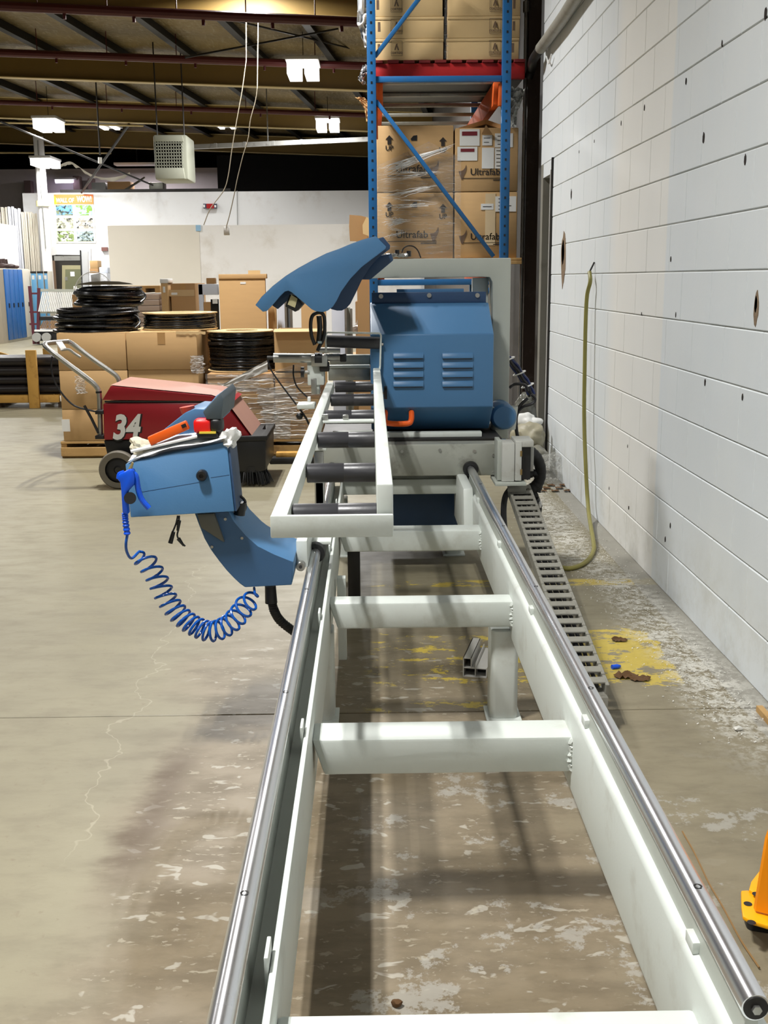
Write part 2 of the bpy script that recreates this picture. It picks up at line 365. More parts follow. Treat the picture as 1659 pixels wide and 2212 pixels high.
WPOS = {}                                     # where each object's own origin stands in the hall
def base(parent):
    p = Vector((0, 0, 0))
    while parent is not None:
        p = p + Vector(WPOS.get(parent.name, (0, 0, 0))); parent = parent.parent
    return p
def link(name, data, parent=None, loc=(0, 0, 0)):
    o = bpy.data.objects.new(name, data); COL.objects.link(o)
    o.location = loc; o.parent = parent; WPOS[o.name] = Vector(loc)
    return o
def tag(o, label=None, cat=None, group=None, kind=None):
    for k, v in (('label', label), ('category', cat), ('group', group), ('kind', kind)):
        if v: o[k] = v
    return o
def thing(name, label, cat, loc, group=None):
    return tag(link(name, None, None, Vector(loc)), label, cat, group)
def part(name, mb, m, parent, bevel=0.0, seg=2, label=None, kind=None, smooth=True, normals=True):
    o = link(name, mb.mesh(name, m, base(parent), bevel, seg, smooth, normals), parent)
    return tag(o, label, None, None, kind)
def solo(name, mb, m, label, cat, group=None, bevel=0.0, kind=None, smooth=True, normals=True):
    bm = mb.bm
    xs = [v.co for v in bm.verts]
    c = Vector(((min(v.x for v in xs) + max(v.x for v in xs)) / 2, (min(v.y for v in xs) + max(v.y for v in xs)) / 2, min(v.z for v in xs)))
    o = link(name, mb.mesh(name, m, c, bevel, 2, smooth, normals), None, c)
    return tag(o, label, cat, group, kind)
def struct(name, mb, m, parent=None, bevel=0.0, smooth=True):
    o = link(name, mb.mesh(name, m, base(parent), bevel, 2, smooth), parent)
    if parent is None: o['kind'] = 'structure'
    return o
def dup(root, loc, label=None):
    r = root.copy(); COL.objects.link(r); r.location = loc; WPOS[r.name] = Vector(loc)
    if label: r['label'] = label
    for ch in list(root.children):
        c = ch.copy(); COL.objects.link(c); c.parent = r; WPOS[c.name] = Vector(ch.location)
        for g in list(ch.children):
            d = g.copy(); COL.objects.link(d); d.parent = c; WPOS[d.name] = Vector(g.location)
    return r
_T = {}
def text_bm(s, size, shear=0.0, fat=0.0, depth=.0008, align='CENTER'):
    key = (s, shear, fat, align)
    if key not in _T:
        cu = bpy.data.curves.new('lettering', 'FONT'); cu.body = s; cu.size = 1; cu.shear = shear; cu.offset = fat
        cu.align_x = align; cu.resolution_u = 3
        ob = bpy.data.objects.new('lettering', cu); COL.objects.link(ob)
        dg = bpy.context.evaluated_depsgraph_get(); dg.update()
        me = bpy.data.meshes.new_from_object(ob.evaluated_get(dg))
        _T[key] = ([v.co.copy() for v in me.vertices], [tuple(p.vertices) for p in me.polygons])
        bpy.data.objects.remove(ob); bpy.data.curves.remove(cu); bpy.data.meshes.remove(me)
    return _T[key]
def text_on(mb, s, size, at, right=(1, 0, 0), up=(0, 0, 1), shear=0.0, fat=0.0, align='CENTER', xs=1.0):
    vs, fs = text_bm(s, size, shear, fat, align=align); at = Vector(at); r = Vector(right); u = Vector(up)
    return mb._faces([at + r * (v.x * size * xs) + u * (v.y * size) for v in vs], fs)
def catmull(pts, n=6):
    P = [Vector(p) for p in pts]; P = [P[0] * 2 - P[1]] + P + [P[-1] * 2 - P[-2]]; out = []
    for i in range(1, len(P) - 2):
        for k in range(n):
            t = k / n; a, b, c, d = P[i - 1], P[i], P[i + 1], P[i + 2]
            out.append(.5 * ((2 * b) + (c - a) * t + (2 * a - 5 * b + 4 * c - d) * t * t + (3 * b - a - 3 * c + d) * t ** 3))
    return out + [P[-2]]
def rot(ax, a): return Matrix.Rotation(a, 3, ax)
# ================================================================== SETTING
WX = 1.295                                     # inner face of the block wall
floor = tag(link('floor', None), None, None, None, 'structure')
YC = [-6, 3.285, 12.4, 21.5, 31.0, 40.0]; XC = [-14.0, -6.6, 2.4]
for i in range(len(YC) - 1):
    for j in range(len(XC) - 1):
        part('slab', MB().box(XC[j] + .002, YC[i] + .003, -.12, XC[j + 1] - .002, YC[i + 1] - .003, 0), FLOOR, floor, bevel=.002, seg=1)
part('joint_filler', MB().box(-14, -6, -.14, 2.4, 40, -.008), MORTAR, floor)

# block wall on the right: single blocks laid in running bond over a recessed mortar bed
wall = tag(link('wall_right', None), None, None, None, 'structure')
DOOR0, DOOR1, DOORH = 7.93, 8.36, 2.10
part('mortar_bed', MB().box(WX + .005, -6, 0, WX + .2, DOOR0 - .004, 5.2).box(WX + .005, DOOR0 - .004, 2.2, WX + .2, 8.47, 5.2), MORTAR, wall)
def seen(Y, z, pad=120):
    v = Vector((WX, Y, z - CAM_H)); c = (v.dot(AX.__class__((AX[0], AY[0], AZ[0]))), v.dot(Vector((AX[1], AY[1], AZ[1]))), v.dot(Vector((AX[2], AY[2], AZ[2]))))
    if c[2] < .1: return False
    x = 829.5 + F * c[0] / c[2]; y = 1106 + F * c[1] / c[2]
    return -pad < x < 1659 + pad and -pad < y < 2212 + pad
ROWH = .2; Z0 = 1.395 - 7 * ROWH
far_blocks = MB(); bl_full = None; full_mesh = {}
def block_mesh(y0, y1, h):
    key = (round(y1 - y0, 3), round(h, 3))
    if key not in full_mesh:
        m = MB().box(0, 0, 0, .18, y1 - y0, h)
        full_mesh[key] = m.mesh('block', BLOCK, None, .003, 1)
    return full_mesh[key]
for k in range(26):
    zb = max(Z0 + k * ROWH + .0022, 0); zt = Z0 + (k + 1) * ROWH - .0022
    shift = 3.99 if k % 2 == 1 else 3.777
    n = -25
    end = DOOR0 if zt < 2.22 else 8.47
    while True:
        y0 = shift + .397 * n + .0013; y1 = y0 + .397 - .0026; n += 1
        if y0 > end - .03: break
        if y1 < -5.9: continue
        y1 = min(y1, end)
        if seen(y0, (zb + zt) / 2) or seen(y1, (zb + zt) / 2):
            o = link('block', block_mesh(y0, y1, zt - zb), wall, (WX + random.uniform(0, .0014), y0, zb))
        else:
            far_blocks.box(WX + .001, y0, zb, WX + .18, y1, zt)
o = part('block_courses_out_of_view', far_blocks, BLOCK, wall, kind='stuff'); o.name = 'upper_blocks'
# chips knocked out of the blocks
def chip(y, z, h, wd, name='wall_chip', m=STONE):
    mb = MB(); pts = []
    for i in range(18):
        a = 2 * math.pi * i / 18; k = 1 + .25 * noise.noise(Vector((i * .9, y * 7, z * 5)))
        pts.append((WX - .0015, y + wd * k * math.cos(a) * abs(math.cos(a)) ** .3 * (1 if math.cos(a) > 0 else 1), z + h * k * math.sin(a)))
    mb.prism(pts, (.004, 0, 0))
    part(name, mb, m, wall, smooth=False)
for (x0, y0, y1, wd) in ((1217, 503, 616, .085), (1634, 627, 705, .022)):
    a = bx(x0, y0, WX); b = bx(x0, y1, WX)
    chip((a.y + b.y) / 2, (a.z + b.z) / 2, (a.z - b.z) / 2, wd)
    chip((a.y + b.y) / 2 + wd * .2, (a.z + b.z) / 2 + (a.z - b.z) * .12, (a.z - b.z) / 4.2, wd * .55, 'chip_hollow', DARKSTONE)
for x, y, h in ((1234, 420, .05), (1520, 298, .035), (1610, 345, .03), (1654, 30, .035), (1392, 233, .022), (1482, 176, .022), (1560, 94, .02), (1342, 266, .02), (1284, 305, .015), (1251, 328, .015),
                (1449, 560, .018), (1523, 826, .022), (1604, 858, .02), (1356, 964, .014), (1460, 680, .018), (1386, 678, .014), (1448, 1135, .02), (1437, 1165, .02), (1316, 1055, .014), (1358, 1097, .016)):
    p = bx(x, y, WX); chip(p.y, p.z, h * .6, h * .32, 'nail_hole', DARKSTONE)
# door recess, lintel soffit, steel trim
part('door_reveal', MB().box(WX + .0, DOOR1, 0, WX + .30, DOOR1 + .1, 2.2), mat('reveal_grey', (140, 138, 128), .6, var=.1, dirt=(90, 86, 78), dscale=4, damt=.5), wall)
part('lintel', MB().box(WX + .002, DOOR0, DOORH, WX + .30, 8.47, 2.196), BLOCK, wall)
part('door_trim', MB().box(WX - .012, DOOR0 - .03, 0, WX + .01, DOOR0 - .004, 2.2), DARKMETAL, wall)
part('trim_edge', MB().box(WX - .016, DOOR0 - .004, 0, WX + .02, DOOR0 + .012, 2.12), WHITEP, wall)
part('mortar_return', MB().box(WX + .02, DOOR0, 0, WX + .3, DOOR0 + .01, 2.1), DARKMETAL, wall)
d1 = tag(link('door_1', None, None, (WX + .24, DOOR0, 0)), None, None, None, 'structure')
part('door_leaf', MB().box(WX + .24, DOOR0 + .01, .01, WX + .285, DOOR1 + .02, 2.10), mat('black_door', (20, 20, 22), .4), d1)
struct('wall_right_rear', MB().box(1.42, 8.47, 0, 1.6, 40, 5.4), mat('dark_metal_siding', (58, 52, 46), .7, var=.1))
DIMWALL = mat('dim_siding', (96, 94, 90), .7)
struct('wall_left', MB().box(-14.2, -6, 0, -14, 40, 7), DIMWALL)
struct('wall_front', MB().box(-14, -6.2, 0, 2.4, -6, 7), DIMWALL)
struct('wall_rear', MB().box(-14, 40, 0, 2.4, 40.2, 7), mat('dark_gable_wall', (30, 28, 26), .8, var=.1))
# ceiling: pitched insulated roof, purlins, rafters
def roofz(x): return 5.26 - .042 * (x + 3.2)
ceil = MB(); ceil._faces([(-14.2, -6.2, roofz(-14.2)), (2.4, -6.2, roofz(2.4)), (2.4, 40.2, roofz(2.4)), (-14.2, 40.2, roofz(-14.2))] + [(-14.2, -6.2, roofz(-14.2) + .12), (2.4, -6.2, roofz(2.4) + .12), (2.4, 40.2, roofz(2.4) + .12), (-14.2, 40.2, roofz(-14.2) + .12)],
            [(0, 1, 2, 3), (4, 5, 6, 7), (0, 1, 5, 4), (1, 2, 6, 5), (2, 3, 7, 6), (3, 0, 4, 7)])
ceiling = struct('ceiling', ceil, ROOF)
for k in range(16):
    xa = -15.6 + k * 1.22
    p0 = Vector((xa, 6.0, roofz(xa) - .09)); xb = xa + .115 * 28; p1 = Vector((xb, 34.0, roofz(xb) - .09))
    if p1.x > 1.4:
        t = (1.4 - p0.x) / (p1.x - p0.x)
        if t <= 0.1: continue
        p1 = p0 + (p1 - p0) * t
    part('purlin', MB().bar(p0, p1, .035, .17).bar(p0 + Vector((.05, 0, -.08)), p1 + Vector((.05, 0, -.08)), .10, .012), PURLIN, ceiling, smooth=False)
RY = (3.9, 9.3, 14.65, 20.0, 25.3, 30.4)
for n, Y in enumerate(RY):
    xl, xr = -14.0, 1.42
    zf = lambda x: 4.72 - .042 * (x + 3.2)
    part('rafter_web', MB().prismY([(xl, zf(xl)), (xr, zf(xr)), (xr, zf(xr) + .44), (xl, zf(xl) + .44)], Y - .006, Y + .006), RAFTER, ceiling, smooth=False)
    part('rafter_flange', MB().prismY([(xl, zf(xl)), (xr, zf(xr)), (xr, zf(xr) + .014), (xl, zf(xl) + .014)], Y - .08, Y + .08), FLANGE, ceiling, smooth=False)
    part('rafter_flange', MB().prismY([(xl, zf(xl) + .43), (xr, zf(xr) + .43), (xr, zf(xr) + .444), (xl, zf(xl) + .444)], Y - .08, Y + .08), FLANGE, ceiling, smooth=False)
# far partitions
Yp = 29.0
a, b = by(110, 417, Yp), by(800, 411, Yp)
struct('wall_back', MB().box(-8.94, Yp, 0, 1.42, Yp + .12, (a.z + b.z) / 2), WHITEWALL)
Ym = 24.0
a, b = by(232, 487, Ym), by(797, 485, Ym)
struct('wall_center', MB().box(a.x, Ym, 0, 1.1, Ym + .1, (a.z + b.z) / 2), PINKWALL)
part('wallboard_patch', MB().box(a.x, Ym - .012, 0, by(430, 500, Ym).x, Ym + .001, a.z - .004), mat('beige_wallboard', (226, 220, 208), .7, var=.04, scale=2), bpy.data.objects['wall_center'])
Lx = -8.95
zt = bx(40, 489, Lx).z
struct('wall_left_low', MB().box(Lx - .12, 20.5, 0, Lx, 28.3, zt), WHITEWALL)
struct('wall_office', MB().box(-14, 33.0, 0, -4.2, 33.1, 4.6), mat('office_wall', (214, 208, 208), .6))
struct('trim_1', MB().pbox(54, 390, 68, 465, 32.6, .3).pbox(158, 380, 172, 415, 32.6, .3).pbox(190, 385, 201, 415, 32.6, .3), mat('office_column_brown', (112, 94, 92), .6))
struct('wall_standin_unlit_loft', MB().box(-4.2, 31.2, 0, 1.42, 31.3, 4.75), mat('unlit_loft_black', (16, 15, 15), .9))  # near black colour stands in for the unlit space beyond the partition

# round post in front of the far partition
t = thing('round_post', 'white round steel post beside the orange poster, with a pale collar', 'post', (by(96, 480, 28.2).x, 28.2, 0))
cx = t.location.x
part('shaft', MB().cyl((cx, 28.2, 0), (cx, 28.2, 4.9), .125, 24), CREAMPOST, t)
part('collar', MB().cyl((cx, 28.2, by(90, 446, 28.2).z), (cx, 28.2, by(90, 434, 28.2).z), .17, 20), mat('pale_yellow_collar', (228, 222, 168), .5), t)
part('conduit', MB().cyl((cx + .02, 28.06, 2.2), (cx + .02, 28.06, 4.8), .018, 8), STEEL, t)

# ================================================================== LIGHTS
def fixture(x, y, z, label, group=None, long=.62, thick=.03, gain=1.0):
    wd = .055 if thick < .1 else .10
    t = thing('high_bay_light', label, 'light', (x, y, z), group)
    part('housing', MB().box(x - .26, y - long / 2 - .03, z + .012, x + .26, y + long / 2 + .03, z + .07), FIXTURE, t, bevel=.01)
    for s in (-1, 1):
        part('led_strip', MB().box(x + s * .135 - wd, y - long / 2, z - thick + .012, x + s * .135 + wd, y + long / 2, z + .012), GLOWLED, t)
        ld = bpy.data.lights.new('led_lamp', 'AREA'); ld.shape = 'RECTANGLE'; ld.size = .10; ld.size_y = long
        ld.energy = LAMP_W * gain; ld.spread = math.radians(LAMP_SPREAD if y < 12 else 168); ld.color = (1.0, .988, .962)
        link('led_lamp', ld, t, (s * .135, 0, -thick + .008))
    part('hanger', MB().cyl((x, y, z + .07), (x, y, roofz(x)), .006, 6), DARKMETAL, t)
NAMES = {(-1.47, 20.1): 'twin strip LED light hanging highest, left of the rack', (-1.47, 27.0): 'small twin LED light hanging low beside the rack',
         (-7.5, 27.0): 'long bright LED light far left, the upper one'}
for x, ys in LAMP_ROWS:
    for y in ys:
        lab = NAMES.get((x, y))
        X, Yy, Zz = x, y, LAMP_Z
        if lab: Yy = 18.1 if y < 21 else 24.2
        if lab and 'highest' in lab: p = by(655, 140, Yy); X, Zz = p.x, p.z
        if lab and 'small' in lab: p = by(708, 262, Yy); X, Zz = p.x, p.z
        if lab and 'far left' in lab: p = by(105, 262, Yy); X, Zz = p.x, p.z
        if Yy < 18: Zz = LAMP_Z - (.0 if x > -3 else 0)
        fixture(X, Yy, min(Zz, roofz(X) - .1), lab or 'twin strip LED light above the picture, %s row, %s fixture from behind the camera' % ('machine' if x > -3 else 'left', ('first', 'second', 'third', 'fourth', 'fifth', 'sixth')[ys.index(y)]), None if lab else 'lights outside the picture', .7 if lab else .62, .20 if lab else .03, LAMP_GAIN[y] * (LEFT_DIM.get(y, 1) if x < -3 else 1))
p = by(90, 344, 27.3)
fixture(p.x, 27.6, p.z, 'long bright LED light far left, the lower one at the post', None, .9, .16, LAMP_GAIN[27.0])
t = thing('tube_light', 'pinkish fluorescent tube light in the office beyond the partition', 'light', by(139, 392, 32.4))
p = by(120, 392, 32.4); q = by(158, 391, 32.4)
part('tube', MB().cyl(p, q, .05, 10), GLOWTUBE, t)
part('tube_tray', MB().box(p.x - .05, 32.36, p.z + .05, q.x + .05, 33.0, p.z + .1), FIXTURE, t)

for xx in (-3.4, -6.2):  # added lamps, out of sight, to brighten the far partition
    fixture(xx, 27.2, 4.97, 'added twin strip LED light hidden behind the second cream rafter, %s one' % ('right' if xx > -5 else 'left'), 'added lights hidden behind the second rafter', .62, .03, .20)
t = thing('office_fill_light', 'added unseen light brightening the office behind the far partition', 'light', (-6.4, 31.2, 4.5))
part('added_lamp_pan', MB().box(-7.0, 31.0, 4.5, -5.8, 31.4, 4.56), FIXTURE, t)
ld = bpy.data.lights.new('office_fill_lamp', 'AREA'); ld.shape = 'RECTANGLE'; ld.size = 1.1; ld.size_y = .3; ld.energy = 110; ld.color = (1.0, .93, .97)  # added lamp, unseen, to lift the office wall
link('office_fill_lamp', ld, t, (0, 0, -.01))
part('hanger', MB().cyl((-6.4, 31.2, 4.56), (-6.4, 31.2, roofz(-6.4)), .01, 6), DARKMETAL, t)
# ================================================================== SAW: BED
bed = thing('machine_bed', 'long pale grey welded steel bed with two polished slide rails', 'machine bed', (.14, 3.2, 0))
GT, GB = .469, .27
part('girder', MB().box(.425, 1.0, GB, .487, 5.0, GT), WHITE_PAINT, bed, bevel=.014, seg=3)
part('girder', MB().prismY([(-.215, GB), (-.136, GB), (-.136, .466), (-.147, .466), (-.147, .425), (-.205, .425), (-.205, .466), (-.215, .466)], .9, 5.0), WHITE_PAINT, bed, bevel=.0035)
for (y0, y1) in ((1.20, 1.283), (2.17, 2.268), (3.17, 3.253), (4.13, 4.236)):
    part('cross_beam', MB().prismY([(-.138, .406), (.428, .406), (.428, .323), (-.112, .323)], y0, y1), WHITE_PAINT, bed, bevel=.007)
    wb = MB()
    wb.tube([(.424 + .003 * math.sin(i * 2.1), y0 - .001, .328 + i * .0046) for i in range(17)], [.006 + .002 * math.sin(i * 2.7) for i in range(17)], 6)
    part('weld_seam', wb, WHITE_PAINT, bed)
for y in (.98, 3.2, 5.3):
    for x0, x1 in ((.365, .452), (-.215, -.128)):
        l = part('leg', MB().prismZ([(x0 + .012, y), (x1 - .012, y), (x1, y + .012), (x1, y + .1), (x0, y + .1), (x0, y + .012)], .008, .30), WHITE_PAINT, bed, bevel=.006)
        part('foot_plate', MB().box(x0 - .012, y - .012, 0, x1 + .012, y + .112, .01), WHITE_PAINT, l, bevel=.002)
RZ, RR = .524, .0172
for nm, x, y0, y1 in (('right', .449, 1.125, 4.95), ('left', -.185, .85, 4.95)):
    r = part('slide_rail', MB().cyl((x, y0, RZ), (x, y1, RZ), RR, 40), CHROME, bed)
    part('rail_end', MB().cyl((x, y0 - .0015, RZ), (x, y0 + .002, RZ), RR * .86, 24), DARKMETAL, r)
    part('end_screw', MB().cyl((x, y0 - .006, RZ), (x, y0, RZ), .006, 6), STEEL, r)
    for y in (1.36, 2.11, 2.87, 3.62, 4.4):
        part('rail_bolt_hole', MB().lathe([(.0035, .0), (.0062, .0006)], (x, y, RZ + RR - .0002), 'Z', 16), DARKMETAL, r)
    # rail seat running under the rail
    part('rail_seat', MB().prismY([(x - .010, .466 if nm == 'right' else .424), (x + .010, .466 if nm == 'right' else .424), (x + .007, RZ - .012), (x - .007, RZ - .012)], y0 + .01, y1), GREY_PAINT, bed)
for y in (1.31, 2.07, 2.84, 3.60, 4.36):
    part('rail_clip', MB().box(.430, y, .468, .462, y + .035, .486).box(.441, y + .035, .468, .458, y + .07, .498), WHITE_PAINT, bed, bevel=.002)
    part('rail_clip', MB().box(-.1535, y - .02, .425, -.1475, y + .03, .487), WHITE_PAINT, bed, bevel=.0015)
# gear under the far end of the bed
cab = part('cabinet', MB().box(.06, 5.05, .12, .44, 5.6, .43), DKBLUE_PAINT, bed, bevel=.006)
part('far_cross_beam', MB().box(-.1, 4.98, .42, .43, 5.05, .475), WHITE_PAINT, bed, bevel=.006)
part('cable_duct', MB().box(-.105, 4.22, .03, -.055, 4.30, .39), BLACK, bed, bevel=.004)
part('duct_bracket', MB().box(-.128, 3.62, .06, -.098, 3.66, .36), WHITE_PAINT, bed, bevel=.003)
part('girder_cheek', MB().prismX([(4.45, .27), (5.0, .27), (5.0, .50), (4.52, .50)], .385, .43), WHITE_PAINT, bed, bevel=.01)

# ================================================================== SAW: HEAD
head = thing('saw_head', 'blue and grey cutting saw head riding on the far end of the bed', 'saw', (.25, 5.1, .48))
CY = 4.86
car = part('carriage', MB().box(-.24, CY, .492, .575, 5.7, .64), GALV, head, bevel=.006)
for px, py in ((1025, 974), (1066, 983), (1066, 1022), (868, 975), (950, 972)):
    p = by(px, py, CY); part('screw', MB().cyl((p.x, CY - .006, p.z), (p.x, CY + .004, p.z), .0075, 8), STEEL, car)
part('carriage_lid', MB().box(-.24, 4.95, .64, .60, 5.75, .652), DARKMETAL, head, bevel=.002)
p = by(1022, 1016, CY)
part('rail_collar', MB().lathe([(.019, -.02), (.034, -.02), (.036, -.012), (.036, .006), (.0, .006)], (.449, CY, RZ), 'Y', 28), BLACK, head)
part('rail_collar', MB().lathe([(.019, -.02), (.034, -.02), (.036, -.012), (.036, .006), (.0, .006)], (-.185, CY, RZ), 'Y', 28), BLACK, head)
part('lower_plate', MB().box(-.15, 4.9, .40, .40, 4.93, .47), GREY_PAINT, head, bevel=.003)
# white sill under the hood
part('sill', MB().pbox(836, 934, 1041, 946, 5.0, .05), WHITE_PAINT, head, bevel=.003)
# louvred hood
yF = 5.0
zT, zK, zL, zB = by(930, 655, 5.24).z, by(930, 722, yF).z, by(930, 880, yF).z, by(930, 930, 5.12).z
xl, xr = by(801, 800, yF).x, by(1066, 800, yF).x
hood = part('hood', MB().prismX([(5.24, zT), (yF, zK), (yF, zL), (5.17, zB), (5.55, zB), (5.55, zT)], xl, xr), BLUE_PAINT, head, bevel=.006)
for col, (cx0, cx1) in enumerate(((849, 915), (955, 1022))):
    for i in range(4):
        yt = 761 + i * 20.3
        A = by(cx0, yt, yF); B = by(cx1, yt + 13, yF); x0, x1, z1, z0 = A.x, B.x, A.z, B.z
        lv = MB(); r = .006; n = 6
        # pressed louvre: bulges out towards its lower lip
        prof = [(0, z1), (-.006, z1 - (z1 - z0) * .3), (-.011, z1 - (z1 - z0) * .7), (-.012, z0), (0, z0 + .001)]
        lv.prismX([(yF + u, v) for u, v in prof], x0, x1)
        part('louvre', lv, BLUE_PAINT, hood, bevel=.003)
        part('louvre_slot', MB().box(x0 + .004, yF - .0105, z0 - .0035, x1 - .004, yF + .002, z0 + .0005), BLACK, hood)
st = part('hood_strip', MB().pbox(803, 631, 1050, 655, 5.26, .02), DKBLUE_PAINT, head, bevel=.002)
for px in (823, 927, 1031):
    p = by(px, 640 if px < 900 else 638, 5.26)
    part('screw', MB().cyl((p.x, 5.252, p.z), (p.x, 5.262, p.z), .011, 12), STEEL, st)
part('rear_strip', MB().pbox(857, 624, 1002, 633, 5.42, .02), BLUE_PAINT, head, bevel=.002)
# orange pull handle
hp = [by(832, 893, 4.97), by(832, 910, 4.94), by(845, 915, 4.93), by(880, 915, 4.93), by(888, 908, 4.94), by(889, 893, 5.0)]
part('pull_handle', MB().tube(catmull([hp[0] + Vector((0, .05, 0))] + hp + [hp[-1] + Vector((0, .05, .0))], 5), .013, 10), ORANGE, head)
# grey gooseneck frame
Yg = 5.42
fr = [(786, 574), (806, 563), (850, 559), (1104, 557), (1102, 700), (1098, 948), (1062, 948), (1063, 900), (1064, 610), (1058, 599), (1040, 598), (820, 601), (784, 603)]
part('gooseneck', MB().pxpoly(fr, Yg, .16), GREY_PAINT, head, bevel=.006)
part('neck_post', MB().pbox(1021, 600, 1055, 660, Yg + .10, .06), WHITE_PAINT, head, bevel=.004)
# motor at the lower right and a grey drum
p = by(1083, 895, 5.3); q = by(1066, 895, 5.3)
part('motor', MB().lathe([(0, 0), (.052, 0), (.062, .012), (.064, .03), (.064, .2), (0, .2)], (p.x, 5.18, p.z), 'Y', 28), BLUE_PAINT, head)
part('drum', MB().lathe([(0, 0), (.06, 0), (.068, .09), (.07, .11), (0, .11)], (by(1090, 935, 5.2).x, 5.25, .652), 'Z', 24), GREY_PAINT, head)
# blade guard
gp = [(812, 509.6), (834, 532), (833, 537.6), (806, 558), (781, 577), (757, 602), (736.8, 630), (727, 650), (719.4, 662), (708, 671), (699, 674), (690.5, 673.6), (681, 672), (673, 668), (655.7, 653), (641, 641), (630.7, 632), (623, 628), (615, 630), (604, 641), (594, 653), (585, 663), (576.6, 671.7), (568, 673.6), (551.6, 659), (565, 641), (590, 617), (617, 596), (644, 579), (675, 562), (705, 547), (733, 537), (757, 527), (781, 518)]
gd = part('blade_guard', MB().pxpoly(gp, 4.72, .008), BLUE_PAINT, head, bevel=.002)
bp = [(828, 512), (843, 530), (842, 538), (818, 556), (800, 576), (782, 604), (768, 634), (757, 656), (748, 666), (738, 671), (728, 671), (716, 668), (700, 655), (660, 632), (640, 626), (620, 650), (600, 668), (588, 660), (600, 640), (650, 588), (720, 548), (780, 524)]
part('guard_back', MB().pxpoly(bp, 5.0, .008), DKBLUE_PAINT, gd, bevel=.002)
rim = MB(); top = [by(x, y, 4.72) for x, y in gp[24:] + gp[:2]]
for a, b in zip(top[:-1], top[1:]):
    rim._faces([a, b, b + Vector((.0, .285, 0)), a + Vector((.0, .285, 0))], [(0, 1, 2, 3)])
part('guard_rim', rim, BLUE_PAINT, gd)
part('chip_brush', MB().pxpoly([(616, 662), (626, 635), (640, 640), (653, 658), (638, 674)], 4.76, .2), BLACK, gd, bevel=.003)
bs = MB()
for i in range(9): bs.bar(by(622 + i * 1.8, 658 + i * .8, 4.757), by(630 + i * 1.5, 637 + i * 1.0, 4.757), .003, .003)
part('bristles', bs, mat('cream_bristle', (206, 196, 150), .7), gd)
part('guard_arm', MB().pxpoly([(778, 575), (810, 553), (846, 548), (850, 562), (800, 604), (778, 604)], 5.02, .3), DKBLUE_PAINT, head, bevel=.005)
# rubbish fittings on the frame top
v = MB(); 
for i in range(9): v.ball(by(818 + i * 7.5, 554 - 4 * abs(math.sin(i * 1.7)), 5.44), .014, 1, (1.3, 1, .8), .3, 30, i)
part('pneumatic_valve', v, STEEL, head)
for px, py in ((858, 548), (883, 550)):
    part('valve_knob', MB().cyl(by(px, py + 4, 5.44), by(px, py - 8, 5.44), .011, 12), BLACK, head)
part('looped_wire', MB().tube(catmull([by(868, 546, 5.46), by(872, 536, 5.46), by(882, 531, 5.46), by(894, 533, 5.46), by(903, 542, 5.46), by(909, 557, 5.46)], 5), .0035, 6), CABLE, head)
# clamp station left of the hood
Yc = 4.98
pillar = part('clamp_pillar', MB().pbox(664, 782, 700, 832, Yc, .12).pbox(672, 828, 690, 852, Yc + .01, .08), WHITE_PAINT, head, bevel=.004)
part('clamp_head', MB().pbox(672, 768, 707, 792, Yc - .03, .10), STEEL, head, bevel=.004)
part('clamp_cylinder', MB().cyl(by(591, 773, Yc), by(678, 774, Yc), .0215, 24), STEEL, head)
part('clamp_tip', MB().cyl(by(577, 773, Yc), by(592, 773, Yc), .009, 10), DARKMETAL, head)
part('clamp_ram', MB().cyl(by(700, 772, Yc), by(737, 772, Yc), .017, 20), STEEL, head)
part('clamp_pad', MB().pbox(734, 765, 748, 782, Yc - .02, .04), BLACK, head, bevel=.005)
part('ram_gaiter', MB().cyl(by(680, 775, Yc - .01), by(696, 775, Yc - .01), .027, 20), BLACK, head)
part('lower_ram', MB().pbox(690, 783, 711, 803, Yc - .02, .06), DARKMETAL, head, bevel=.005)
part('rear_cylinder', MB().cyl(by(690, 757, Yc + .3), by(735, 757, Yc + .3), .014, 16), STEEL, head)
part('knob', MB().cyl(by(650, 804, Yc), by(657, 804, Yc), .024, 20), BLACK, head)
part('knob_screw', MB().cyl(by(655, 804, Yc), by(668, 804, Yc), .007, 10), STEEL, head)
# black loop handle
hc = [by(x, y, Yc - .02) for x, y in ((680, 745), (673, 725), (671, 700), (675, 682), (687, 675), (697, 678), (701, 690), (701, 715), (697, 735), (690, 748), (686, 758))]
part('clamp_lever', MB().tube(catmull(hc, 4), .0085, 10), BLACK, head)
part('lever_grip', MB().tube(catmull([by(689, 682, Yc - .02), by(691, 710, Yc - .02), by(688, 742, Yc - .02)], 4), .012, 12), BLACK, head)
part('lever_tag', MB().pbox(686, 737, 695, 742, Yc - .04, .004), mat('pale_tag', (190, 214, 220), .5), head)
# fence and roller guard frame
part('fence_block', MB().pbox(709, 795, 800, 822, Yc + .25, .08), STEEL, head, bevel=.004)
part('fence_rail', MB().pbox(712, 767, 800, 790, Yc + .40, .06), GALV, head, bevel=.004)
part('fence_strip', MB().pbox(711, 789, 799, 795, Yc + .22, .04), WHITE_PAINT, head, bevel=.002)
gfr = [by(704, 762, Yc), by(704, 722, Yc), by(707, 718, Yc), by(820, 720, Yc), by(823, 724, Yc), by(821, 790, Yc), by(817, 822, Yc)]
fm = MB()
for a, b in zip(gfr[:-1], gfr[1:]): fm.bar(a, b, .008, .012, (0, 1, 0))
part('stop_frame', fm, WHITE_PAINT, head, bevel=.001)
part('stop_roller', MB().cyl(by(706, 737, Yc + .02), by(820, 741, Yc + .02), .028, 28), ROLLER, head)
part('frame_bolt', MB().cyl(by(823, 744, Yc), by(828, 744, Yc), .007, 8), STEEL, head)
